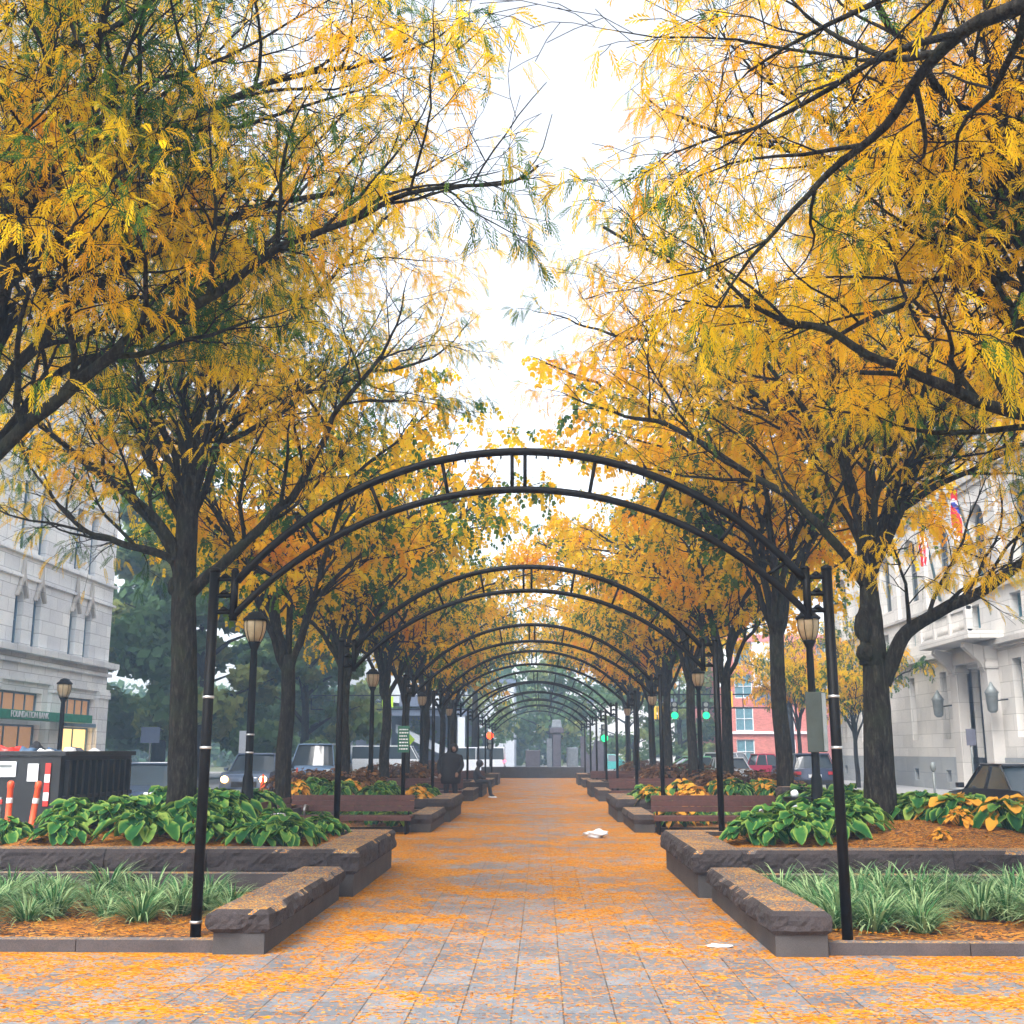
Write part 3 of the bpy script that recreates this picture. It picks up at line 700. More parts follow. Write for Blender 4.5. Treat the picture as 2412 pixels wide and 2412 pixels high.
flag(0, (XR - .05, 49.8, 8.1), (15.4, 44.9, 10.9), 'farther slanted flagpole on the stone building with a limp striped flag', 1)
# brick building far right
bb = thing('brick_building', 'hazy red brick apartment building with white and teal window bays beyond the crossing', 'building', (0, 0, 0))
YB = 97.; mp = lambda u, v, d: (u, YB + d, v)
holes = []
for c in (17.2, 20.6, 24.2, 27.8, 31.4):
    for f in range(4): holes.append((c - .75, c + .75, .6 + f * 2.7, 2.6 + f * 2.7))
facade(mp, 15.4, 34, 0, 11.2, holes, .3).build('facade_wall', 'brick', bb)
m = MB(); shell(m, 15.4, 34, YB, 115, 0, 11.2, '-y'); m.build('side_wall', 'brick', bb)
MB().box(15.2, 34.2, YB - .35, YB - .002, 10.7, 11.3).build('cornice', 'pinkbrick', bb); MB().box(15.3, 34, YB - .2, YB - .003, 3.05, 3.25).build('string_course', 'white', bb)
MB().box(15.2, 15.9, YB - .3, YB - .004, 6.9, 10.7).build('white_bay', 'white', bb); MB().box(17.98, 19.8, YB - .3, YB - .004, 6.9, 10.7).build('white_bay', 'white', bb)
for h in holes: window(bb, 'bb', ((h[0] + h[1]) / 2, YB + .1, h[2]), 0, 1.5, 2.0, False, 'white', 'teal', 1, 1)
b2 = thing('pink_building', 'low pink and red brick building behind the signal pole', 'building', (0, 0, 0))
facade(lambda u, v, d: (u, 84.2 + d + 5, v), 23.2, 42, 0, 6.6, [(26, 29, .3, 2.2), (31, 34, .3, 2.2)], .3).build('facade_wall', 'pinkbrick', b2)
m = MB(); shell(m, 23.2, 42, 89.2, 96, 0, 6.6, '-y'); m.build('side_wall', 'pinkbrick', b2); MB().box(23.1, 42, 89.0, 89.198, 2.7, 2.95).build('string_course', 'white', b2)
for x in (27.5, 32.5): window(b2, 'b2', (x, 89.35, .3), 0, 3, 1.9, False, 'white', 'glass', 1, 0)
# pale modern building left far
b3 = thing('pale_modern_building', 'pale concrete building with a sloping roof edge and columns beyond the crossing', 'building', (0, 0, 0))
MB().prism([(-16.5, 6.2), (-8.5, 5.2), (-8.5, 8.6), (-13.5, 10.8), (-16.5, 10.8)], 'y', 97, 112).build('upper_storey', 'concrete', b3)
MB().box(-16.4, -6, 97.5, 111, 4.6, 5.2).build('roof_slab', 'slate', b3)
for x in (-16.2, -12.9, -9.8, -6.6): MB().box(x - .3, x + .3, 97.6, 98.2, 0, 4.6).build('column', 'concrete', b3)
MB().box(-16.4, -6, 103, 110, 0, 4.6).build('back_wall', 'slate', b3)
MB().prism([(-12.3, 3.2), (-8.0, 1.2), (-8.0, 1.9), (-12.3, 3.9)], 'y', 98.6, 100.6).build('ramp', 'concrete', b3)
b4 = thing('pale_far_building', 'hazy pale low building behind the white vans at the end of the street', 'building', (0, 0, 0))
MB().box(-12, -2.6, 118, 128, 0, 8.5).build('wall', 'concrete', b4); MB().box(-12.2, -2.4, 117.8, 128.2, 8.5, 8.9).build('roof', 'slate', b4)
for x in (-10.5, -8, -5.5): window(b4, 'b4', (x, 117.9, 1), 0, 1.6, 2.2, False, 'white', 'glass', 1, 1)
b5 = thing('pale_far_building', 'hazy white low building to the right of the path end', 'building', (0, 0, 0))
MB().box(5.2, 13.5, 116, 126, 0, 6.5).build('wall', 'white', b5); MB().box(5.1, 13.6, 115.8, 126.2, 6.5, 6.8).build('roof', 'slate', b5)
for x in (6.8, 9, 11.5): window(b5, 'b5', (x, 115.9, 1), 0, 1.4, 2.2, False, 'grey', 'glass', 1, 1)

# ------------------------------------------------------------------ signals and signs
def gantry(name, label, px, tipx, y, zt, zb):
    t = thing(name, label, 'signal gantry', (px, y, -.1))
    MB().tube([(0, 0, 0), (0, 0, zt + .3)], [.28, .2], 12).build('pole', 'black', t)
    d = tipx - px; m = MB(); m.tube([(0, 0, zt), (d, 0, zt)], .05, 6).tube([(0, 0, zb), (d, 0, zb)], .05, 6)
    n = int(abs(d) / 1.5)
    for i in range(n + 1): m.tube([(d * i / n, 0, zt), (d * i / n, 0, zb)], .035, 5)
    m.build('truss_arm', 'black', t); return t
gantry('signal_gantry', 'black truss signal gantry crossing the right-hand street', 16.9, 7.6, 78, 5.5, 4.6)
g = gantry('signal_gantry', 'black truss signal gantry crossing the left-hand street', -4.6, -16.5, 83, 5.7, 4.7)
def signal(label, x, y, z, body, lit, face=1, sc_=1.0):
    t = thing('traffic_light', label, 'traffic light', (x, y, z), 0, 'traffic lights at the far crossing')
    MB().box(-.22 * sc_, .22 * sc_, -.12, .12, -.55 * sc_, .55 * sc_).build('housing', body, t, .03)
    if lit:
        for i, c in enumerate(('red', 'amber', 'green')):
            on = lit == c; zz = (.36 - i * .36) * sc_; m = MB(); nn = 14; r = .15 * sc_ * (1.6 if on else 1)  # lit lens drawn larger, its glow put into the shape
            m.prism([(r * math.cos(2 * math.pi * k / nn), zz + r * math.sin(2 * math.pi * k / nn)) for k in range(nn)], 'y', -.135, -.122)
            m.build('lens', {'red': 'red_on', 'green': 'green_on'}[c] if on else 'grey', t)
    return t
signal('traffic light with lit green lens, left one of two under the right gantry', 9.15, 77.8, 4.35, 'black', 'green')
signal('traffic light with lit green lens, right one of two under the right gantry', 11.26, 77.8, 4.35, 'black', 'green')
signal('bright yellow signal housing hung on the right gantry', 12.85, 77.7, 5.05, 'yellow', None, 1, .95)
signal('left one of the paired yellow signal housings right of the arches', 7.76, 77.7, 4.17, 'yellow', None, 1, .8)
signal('right one of the paired yellow signal housings right of the arches', 8.2, 77.7, 4.17, 'yellow', None, 1, .8)
signal('traffic light with lit red lens left of the path end', -3.25, 77.5, 2.3, 'black', 'red')
signal('traffic light with lit green lens right of the path end', 4.4, 77.5, 2.85, 'black', 'green')
for x, z in ((-3.25, 1.75), (4.4, 2.3)):
    o = MB().tube([(x, 77.65, 0), (x, 77.65, z)], .06, 8).build('signal_post', 'black'); tag(o, 'black post with the ' + ('red' if x < 0 else 'green') + ' traffic light at the path end', 'post')
for x, y, z0, z1, wd, mt, nm, lb in ((-10.9, 82.7, 4.75, 5.5, .8, 'lime', 'street_sign', 'bright green street sign on the left gantry'), (-9.3, 82.7, 4.8, 5.6, 1.5, 'slate', 'street_sign', 'dark rectangular sign panel on the left gantry'),
                                 (15.1, 77.7, 4.7, 5.5, 1.1, 'slate', 'street_sign', 'dark rectangular sign panel on the right gantry beside the pole')):
    tag(MB().box(x - wd / 2, x + wd / 2, y - .04, y + .04, z0, z1).build(nm, mt), lb, 'sign')
def post_sign(label, x, y, z0, z1, wd, mat, ph=None, diamond=False):
    t = thing('street_sign', label, 'sign', (x, y, -.05)); MB().tube([(0, .04, 0), (0, .04, z1 if not ph else ph)], .035, 6).build('post', 'grey', t)
    m = MB()
    if diamond: c = (z0 + z1) / 2; r = (z1 - z0) / 2; m.prism([(-r, c), (0, c - r), (r, c), (0, c + r)], 'y', -.02, 0)
    else: m.box(-wd / 2, wd / 2, -.02, 0, z0, z1)
    m.build('sign_plate', mat, t)
post_sign('dark square signboard left of the nearest left trunk, beyond the dumpster', -17.2, 51, 2.05, 2.75, .85, 'slate')
post_sign('lime green diamond warning sign between the left trunks', -7.0, 62, 1.9, 2.7, .7, 'lime', None, True)
post_sign('black framed sign cabinet beside the signal pole', 17.6, 74, 1.9, 2.9, .9, 'slate')
post_sign('small white parking sign in front of the low pink building', 18.4, 72, 1.6, 2.2, .4, 'white')
post_sign('small pale parking sign in front of the stone doorway', 16.0, 43, 1.9, 2.5, .35, 'pinkstone')
post_sign('white round disc sign in front of the white estate car', 9.95, 60, .2, 1.1, .9, 'white')
post_sign('pale upright banner beyond the hostas left of the second lamp', -13.2, 52, .9, 2.6, .55, 'concrete')
# parking meter
t = thing('parking_meter', 'grey parking meter on the sidewalk behind the black sedan', 'parking meter', (12.7, 37.5, 0)); MB().tube([(0, 0, 0), (0, 0, 1.0)], .035, 8).build('post', 'grey', t); MB().blob((0, 0, 1.15), (.1, .08, .16), 0, 10, 6, 0).build('meter_head', 'grey', t)
# fountain wall & monument at the end
MB_ = MB().box(-3.6, 2.9, 72.8, 73.6, -.1, .68); tag(MB_.build('fountain_wall', 'darkstone', None, .03), 'long low dark stone wall closing the end of the path', 'wall')
t = thing('stone_monument', 'hazy monument of dark and pale stone pillars behind the wall at the path end', 'monument', (0, 79, 0))
MB().box(-.9, .1, -.6, .6, -.1, 1.7).build('block', 'pinkstone', t, .05); MB().box(.95, 1.5, -.4, .4, -.1, 3.1).box(.75, 1.7, -.5, .5, 2.85, 3.2).build('pillar', 'pinkstone', t, .03)
MB().box(.85, 1.6, -.35, .35, 3.201, 3.75, None, .1).build('finial', 'hazestone', t, .06)
MB().box(.55, .9, .2, .7, -.1, 2.5).build('pillar', 'hazestone', t); MB().box(1.9, 2.7, .5, 1.1, -.1, 1.9).build('block', 'hazestone', t, .08)
MB().prism([(2.9, -.1), (4.6, -.1), (4.6, 1.6), (4.3, 2.2), (3.9, 2.4), (3.6, 1.2), (3.2, 1.6), (3.2, 2.6), (2.9, 2.6)], 'y', .6, 1.4).build('carved_slab', 'pinkstone', t, .03)

# ------------------------------------------------------------------ vehicles
def car(label, loc, rz, pcol, L=4.5, W=1.78, H=1.42, kind='sedan', head=False, tail=False, name='parked_car', cat='car', group='cars in the streets'):
    """x across, y along, nose towards -y"""
    t = thing(name, label, cat, loc, rz, group); mt = paint('car_paint', pcol)
    if kind == 'sedan':
        pr = [(-1, .30), (-.985, .58), (-.93, .70), (-.55, .80), (-.42, .84), (.62, .88), (.9, .86), (.985, .78), (1, .45), (.99, .30)]
        ca = [(-.50, .80), (-.22, 1.0), (.28, 1.0), (.66, .86)]
    elif kind == 'suv':
        pr = [(-1, .32), (-.99, .66), (-.93, .78), (-.5, .86), (.5, .9), (.97, .9), (1, .5), (.99, .32)]
        ca = [(-.48, .85), (-.25, 1.0), (.86, 1.0), (.96, .88)]
    elif kind == 'van':
        pr = [(-1, .3), (-.99, .62), (-.9, .72), (-.78, .78), (.96, .8), (1, .5), (.99, .3)]
        ca = [(-.8, .76), (-.6, 1.0), (.97, 1.0), (.985, .78)]
    else:  # pickup
        pr = [(-1, .34), (-.99, .66), (-.92, .78), (-.5, .85), (.15, .86), (.98, .86), (1, .5), (.99, .34)]
        ca = [(-.42, .84), (-.22, 1.0), (.12, 1.0), (.2, .86)]
    hz = lambda q: (q if kind != 'sedan' else q) * H * (.72 if q < .95 else 1) if q < .95 else q * H
    bz = lambda q: q / .9 * H * .64
    def loft(profile, zf, wb, wt, zlo=None):
        m = MB(); n = 9
        P = [(y * L / 2, zf(z)) for y, z in profile]; zs = [p[1] for p in P]; lo, hi = min(zs), max(zs); k = len(P); n0 = 0
        for i in range(n):
            a = -1 + 2 * i / (n - 1)
            for y, z in P:
                h = (z - lo) / (hi - lo); ww = wb + (wt - wb) * h; edge = abs(a)
                yy = y * (1 - .045 * edge ** 3); zz = z - (.03 * edge ** 4 if h > .8 else 0)
                m.v.append((a * ww / 2, yy, zz))
        for i in range(n - 1):
            for j in range(k):
                a0 = i * k + j; a1 = i * k + (j + 1) % k; m.f.append((a0, a1, a1 + k, a0 + k)); m.sm.append(False)
        m.f.append(tuple(range(k))); m.sm.append(False); m.f.append(tuple((n - 1) * k + j for j in reversed(range(k)))); m.sm.append(False); return m
    loft(pr, bz, W, W * .96).build('body', mt, t, .04)
    zr = H; zl = bz(ca[0][1]) - .02
    c2 = [(ca[0][0], zl), (ca[1][0], zr - .06), (ca[2][0], zr - .06), (ca[3][0], bz(ca[3][1]) - .02)]
    loft(c2, lambda z: z, W * .93, W * .74).build('windows', 'carglass', t, .03)
    m = MB(); m.box(-W * .37, W * .37, ca[1][0] * L / 2 - .05, ca[2][0] * L / 2 + .08, zr - .065, zr)
    for s in (-1, 1):
        for (ya, za), (yb, zb) in ((c2[0], c2[1]), (c2[3], c2[2])):
            m.tube([(s * W * .465, ya * L / 2, za + .02), (s * W * .375, yb * L / 2, zb + .01)], .03, 5)
        ym = (ca[1][0] + ca[2][0]) / 2 * L / 2; m.tube([(s * W * .467, ym, zl + .04), (s * W * .375, ym, zr - .06)], .028, 5)
    m.build('roof', mt, t, .02)
    if head:
        for s in (-1, 1): MB().blob((s * W * .38, -L / 2 - .03, bz(.62)), (.13, .07, .12), 1, 12, 8, 0).build('headlight_lens', 'head_on', t, smooth=True)  # oversized lens blob, the headlight's halo put into its size
    for yy in (-.62, .62):
        for s in (-1, 1):
            m = MB(); R = .32; n = 18
            m.prism([(yy * L / 2 + R * math.cos(2 * math.pi * k / n), R + R * math.sin(2 * math.pi * k / n)) for k in range(n)], 'x', s * (W / 2 - .2), s * (W / 2 + .012)); w_ = m.build('wheel', 'tire', t)
            m = MB(); m.prism([(yy * L / 2 + .19 * math.cos(2 * math.pi * k / n), R + .19 * math.sin(2 * math.pi * k / n)) for k in range(n)], 'x', s * (W / 2 + .013), s * (W / 2 + .02)); m.build('rim', 'rim', w_)
    hz_ = bz(.62)
    for s in (-1, 1):
        a, b = sorted((s * W * .30, s * W * .46))
        MB().box(a, b, -L / 2 - .005, -L / 2 + .12, hz_ - .07, hz_ + .06).build('headlight', 'rim' if head else 'plastic_white', t, .02)
        MB().box(a, b, L / 2 - .12, L / 2 + .005, bz(.66), bz(.66) + .13).build('tail_light', 'tail_on' if tail else 'tail', t, .02)
        a, b = sorted((s * W / 2, s * (W / 2 + .15))); MB().box(a, b, -.24 * L, -.2 * L, bz(.86), bz(.86) + .12).build('mirror', mt, t, .02)
    MB().box(-W * .25, W * .25, -L / 2 - .012, -L / 2 + .02, bz(.38), bz(.55)).build('grille', 'tire', t)
    MB().box(-W * .44, W * .44, L / 2 - .02, L / 2 + .02, bz(.36), bz(.48)).build('bumper', 'tire', t)
    MB().box(-.26, .26, L / 2 + .0, L / 2 + .024, bz(.56), bz(.56) + .13).build('licence_plate', 'plastic_white', t)
    return t
RZ = -.04
car('black sedan parked tail towards the camera at the right edge', (10.85, 26.2, RZ), rad(180), (.006, .008, .016), 4.7, 1.82, 1.42, 'sedan')
car('dark blue car with a pale sky reflection on its windscreen, behind the dumpster', (-10.3, 31.2, RZ), 0, (.02, .04, .09), 4.5, 1.78, 1.4, 'sedan')
car('oncoming car with bright headlights beyond the hostas on the left', (-10.3, 43.0, RZ), 0, (.06, .10, .18), 4.4, 1.8, 1.62, 'suv', True, name='car')
car('pale blue delivery van behind the second left trunk', (-9.4, 50.5, RZ), 0, (.12, .22, .38), 5.2, 1.95, 2.0, 'van', False, name='van', cat='van')
car('dark blue estate car in the right street with an amber light', (11.2, 49.5, RZ), rad(180), (.015, .03, .08), 4.6, 1.8, 1.6, 'suv', False, False, name='car')
car('maroon pickup truck in the right street', (12.0, 63, RZ), rad(95), (.35, .02, .06), 5.0, 1.85, 1.55, 'pickup', name='pickup_truck', cat='pickup truck')
car('white estate car left of the maroon pickup truck', (10.9, 66.5, RZ), rad(150), (.6, .65, .7), 4.6, 1.8, 1.62, 'suv', name='car')
car('mint green sedan in the right street between trunks', (8.7, 63.5, RZ), rad(100), (.20, .62, .30), 4.4, 1.76, 1.42, 'sedan', name='car')
car('pale blue sedan right of the mint green one', (10.3, 70.5, RZ), rad(60), (.4, .55, .75), 4.4, 1.76, 1.42, 'sedan', name='car')
car('silver sedan in the right street behind the black arch post', (9.2, 56.5, RZ), rad(180), (.5, .55, .62), 4.4, 1.76, 1.4, 'sedan', name='car')
car('white van, left one of the pair left of the path end', (-10.4, 80.5, RZ), rad(90), (.7, .74, .8), 5.2, 1.95, 2.05, 'van', name='van', cat='van')
car('white van with red brake light, right one of two left of the path end', (-4.9, 82.5, RZ), rad(-90), (.66, .7, .8), 5.0, 1.95, 1.95, 'van', False, True, name='van', cat='van')
car('small teal car beyond the wall right of the path end', (5.6, 92.5, .0), rad(80), (.05, .3, .3), 4.2, 1.7, 1.4, 'sedan', name='car')

# dumpster with rubbish
t = thing('dumpster', 'long black ribbed roll-off dumpster standing in the left street', 'dumpster', (0, 0, -.1))
x0, x1, y0, y1, zt = -11.3, -8.75, 21.4, 25.1, 1.66
m = MB(); m.box(x0, x1, y0, y0 + .06, .15, zt).box(x0, x1, y1 - .06, y1, .15, zt).box(x0, x0 + .06, y0 + .062, y1 - .062, .15, zt).box(x1 - .06, x1, y0 + .062, y1 - .062, .15, zt).box(x0 + .06, x1 - .06, y0 + .06, y1 - .06, .15, .25)
m.build('hull', 'dumpster', t)
m = MB()
for i in range(11): y = y0 + .2 + i * .32; m.box(x1 + .001, x1 + .09, y, y + .09, .2, zt - .08)
m.box(x1 + .001, x1 + .06, y0 + .1, y1, .85, .93); m.build('side_rib', 'dumpster', t, .008)
MB().box(x0 - .04, x1 + .1, y0 - .04, y0 + .08, zt + .001, zt + .09).box(x1 - .03, x1 + .1, y0 + .082, y1, zt + .001, zt + .09).box(x0 - .04, x0 + .05, y0 + .082, y1, zt + .001, zt + .09).build('top_rail', 'dumpster', t, .01)
MB().box(x1 - .27, x1 - .17, y0 - .03, y0 - .002, .75, 1.53).build('reflective_stripe', 'red', t)
MB().box(x1 - .271, x1 - .169, y0 - .033, y0 - .0305, .85, 1.0).build('stripe_band', 'white', t); MB().box(x1 - .271, x1 - .169, y0 - .033, y0 - .0305, 1.18, 1.33).build('stripe_band', 'white', t)
MB().box(x1 - 1.5, x1 - .82, y0 - .03, y0 - .001, 1.28, 1.56).build('placard', 'plastic_white', t); m = MB(); m.box(x1 - 1.42, x1 - .9, y0 - .034, y0 - .031, 1.45, 1.5); m.build('placard_print', 'grey', t)
MB().box(x1 - .6, x1 - .40, y0 - .03, y0 - .001, 1.2, 1.52).build('placard', 'plastic_white', t)
for i in range(4): MB().tube([(x0 + .3 if i % 2 else x1 - .3, y0 + .4 + (i // 2) * 2.8, .08), ((x0 + .3 if i % 2 else x1 - .3) + .15, y0 + .4 + (i // 2) * 2.8, .08)], .1, 10).build('roller', 'tire', t)
random.seed(8)
for i, (mt, lb) in enumerate([('plastic_white', 'white rubbish bag'), ('tarp', 'crumpled blue tarpaulin'), ('red', 'crushed red carton'), ('plastic_white', 'white sack'), ('tarp', 'dark blue cloth bundle'), ('cloth', 'black rubbish bag'), ('plastic_white', 'torn white sheet'), ('cloth2', 'grey rubbish bag')]):
    y = 21.9 + i * .4; x = -9.3 - .5 * ((i * 37) % 3) ; o = MB().blob((x, y, 1.5), (.24, .26, .17 + .04 * (i % 3)), i * 3.1, 14, 9, .7).build('rubbish_bag', mt, None)
    tag(o, f'{lb} on top of the dumpster load, {ORD[i]} piece from its front', 'rubbish', 'rubbish heaped on the dumpster')
for i, (x, y, tl) in enumerate(((-9.1, 20.2, 0), (-8.72, 20.2, .1))):
    t = thing('delineator_post', ['upright', 'leaning'][i] + ' orange traffic delineator post in front of the dumpster', 'traffic post', (x, y, -.04), 0, 'orange delineator posts'); t.rotation_euler = (0, tl, 0)
    MB().lathe(0, 0, [(.16, 0), (.16, .05), (.055, .07), (.05, 1.05), (.06, 1.07), (.06, 1.15), (.03, 1.18)], 12).build('post', 'orange', t)
    MB().lathe(0, 0, [(.053, .8), (.055, .81), (.055, .88), (.053, .89)], 12).build('reflective_band', 'plastic_white', t)
t = thing('barricade', 'red and white barricade board in front of the dumpster', 'barricade', (-9.75, 20.25, -.04)); MB().box(-.6, .5, -.02, .02, .78, .86).build('board', 'red', t); MB().box(-.35, -.15, -.024, -.021, .781, .859).box(.1, .3, -.024, -.021, .781, .859).build('stripe', 'plastic_white', t)
MB().tube([(-.5, .04, 0), (-.5, .04, .9)], .02, 6).build('leg', 'grey', t); MB().tube([(.45, .04, 0), (.45, .04, .9)], .02, 6).build('leg', 'grey', t)
for i, x in enumerate((-9.55, -9.1, -8.7)):
    t = thing('traffic_cone', ['left', 'middle', 'right'][i] + ' orange traffic cone near the oncoming car', 'traffic cone', (x, 40.5 + i * .8, -.04), 0, 'orange traffic cones')
    MB().lathe(0, 0, [(.2, 0), (.2, .04), (.14, .05), (.03, .9 + .1 * i)], 12).build('cone', 'orange', t)
# litter on the walk, granite block, bird bath
o = MB().blob((1.25, 23.0, .06), (.20, .13, .07), 5, 16, 10, .9).build('paper_bag', 'plastic_white'); tag(o, 'crumpled white bag lying on the leaf-covered path', 'litter')
o = MB().blob((1.72, 10.35, .012), (.11, .05, .014), 2, 14, 6, .7).build('paper_scrap', 'plastic_white'); tag(o, 'small white paper scrap beside the right low planter', 'litter')
tag(rough_block(4.75, 5.4, 22.3, 22.8, .4, .98, [('x', -1), ('x', 1), ('y', -1)], .08).build('granite_block', 'cap'), 'rough purple granite block standing behind the right hostas', 'stone block')
t = thing('bird_bath', 'dark bowl on a grey stone pedestal behind the right bench', 'bird bath', (4.45, 19.6, 0)); MB().box(-.28, .28, -.2, .2, 0, .78).build('pedestal', 'concrete', t, .02); MB().lathe(0, 0, [(.1, .782), (.22, .84), (.25, .9), (.2, .9), (.1, .85)], 16).build('bowl', 'black', t)
o = MB().blob((4.4, 19.55, .96), (.07, .05, .06), 3, 10, 6, .3).build('paper_cup', 'plastic_white'); tag(o, 'small white cup lying in the dark bowl', 'litter')

# ------------------------------------------------------------------ people
def skin(name, pts, edges, mat, parent, sub=2):
    me = bpy.data.meshes.new(name); me.from_pydata([p[:3] for p in pts], edges, []); me.update(); me.materials.append(M[mat])
    o = link(name, me, parent); md = o.modifiers.new('skin', 'SKIN'); md.use_smooth_shade = True
    for i, p in enumerate(pts):
        r = p[3]; me.skin_vertices[0].data[i].radius = (r, p[4] if len(p) > 4 else r)
    me.skin_vertices[0].data[0].use_root = True
    s = o.modifiers.new('sub', 'SUBSURF'); s.levels = sub; s.render_levels = sub; return o
# standing figure: bulky dark coat, back half turned
t = thing('person', 'person in a bulky black hooded coat standing hunched beside the left benches', 'person', (-2.7, 37.0, .0), rad(-10)); t.scale = (1.15, 1.15, 1.03)
P = [(0, 0, .98, .17, .14), (0, .0, 1.2, .2, .16), (0, .03, 1.42, .24, .17), (.05, -.02, 1.55, .09), (.1, -.06, 1.68, .10),
     (-.1, 0, .85, .12), (-.12, -.02, .5, .085), (-.12, 0, .1, .06), (-.12, -.16, .05, .05),
     (.1, 0, .85, .12), (.13, -.04, .5, .085), (.15, 0, .1, .06), (.17, -.17, .05, .05),
     (-.26, .02, 1.42, .09), (-.34, -.02, 1.15, .07), (-.28, -.16, .95, .055), (-.25, -.22, .9, .045),
     (.26, .0, 1.42, .09), (.34, -.05, 1.15, .07), (.28, -.2, .98, .055), (.24, -.26, .94, .045)]
skin('body', P, [(0, 1), (1, 2), (2, 3), (3, 4), (0, 5), (5, 6), (6, 7), (7, 8), (0, 9), (9, 10), (10, 11), (11, 12), (2, 13), (13, 14), (14, 15), (15, 16), (2, 17), (17, 18), (18, 19), (19, 20)], 'cloth', t)
MB().lathe(0, 0, [(.26, .62), (.29, .75), (.28, 1.0), (.27, 1.2), (.29, 1.38), (.2, 1.5), (.1, 1.56)], 16).build('coat', 'cloth', t, smooth=True)
MB().blob((.1, -.06, 1.69), (.125, .14, .15), 1, 14, 10, .08).build('hood', 'cloth', t, smooth=True)
MB().blob((.12, -.15, 1.67), (.065, .06, .09), 1, 12, 8, .02).blob((.12, -.215, 1.66), (.014, .02, .02), 1, 8, 6, 0).build('face', 'skin', t, smooth=True)
for x in (-.12, .17): MB().blob((x, -.1, .045), (.055, .14, .05), 1, 10, 6, .05).build('shoe', 'plastic_white' if x > 0 else 'cloth2', t, smooth=True)
for x, y, z in ((-.25, -.24, .88), (.24, -.28, .92)):
    m = MB().blob((x, y, z), (.04, .03, .045), 1, 8, 6, 0)
    for k in range(4): m.tube([(x - .03 + k * .02, y - .01, z - .03), (x - .03 + k * .02, y - .03, z - .075 - .006 * (k in (1, 2))), (x - .03 + k * .02, y - .015, z - .1)], [.009, .008, .006], 6)
    m.tube([(x + .03, y, z), (x + .05, y - .02, z - .04)], [.01, .008], 6); m.build('hand', 'skin', t, smooth=True)
# sitting figure on the planter edge, facing the path
t = thing('person', 'person in dark hooded jacket and white shoes sitting on the left planter edge', 'person', (-2.1, 42.3, -.03), 0)
P = [(-.12, 0, .60, .15, .14), (-.12, 0, .82, .14, .15), (-.06, 0, 1.03, .16, .17), (0, 0, 1.14, .06), (.05, -.0, 1.24, .09),
     (-.05, .1, .58, .09), (.36, .1, .58, .075), (.42, .1, .12, .05), (.53, .1, .05, .045),
     (-.05, -.1, .58, .09), (.38, -.12, .6, .075), (.47, -.12, .12, .05), (.6, -.12, .05, .045),
     (-.05, .2, 1.02, .07), (.06, .24, .8, .055), (.27, .16, .7, .045), (-.05, -.2, 1.02, .07), (.06, -.24, .8, .055), (.28, -.14, .7, .045)]
skin('body', P, [(0, 1), (1, 2), (2, 3), (3, 4), (0, 5), (5, 6), (6, 7), (7, 8), (0, 9), (9, 10), (10, 11), (11, 12), (2, 13), (13, 14), (14, 15), (2, 16), (16, 17), (17, 18)], 'cloth2', t)
MB().blob((.03, 0, 1.24), (.13, .12, .14), 2, 14, 10, .08).build('hood', 'cloth2', t, smooth=True)
MB().blob((.12, 0, 1.22), (.055, .06, .08), 1, 12, 8, .02).blob((.18, 0, 1.215), (.018, .014, .018), 1, 8, 6, 0).build('face', 'skin', t, smooth=True)
for y, x in ((.1, .48), (-.12, .54)): MB().blob((x, y, .045), (.14, .055, .05), 1, 10, 6, .05).build('shoe', 'plastic_white', t, smooth=True)
for y in (.15, -.13):
    m = MB().blob((.31, y, .68), (.045, .035, .03), 1, 8, 6, 0)
    for k in range(4): m.tube([(.33, y - .03 + k * .02, .675), (.37, y - .03 + k * .02, .665), (.385, y - .03 + k * .02, .645)], [.009, .008, .006], 6)
    m.tube([(.3, y + .03, .68), (.34, y + .045, .67)], [.01, .008], 6); m.build('hand', 'skin', t, smooth=True)

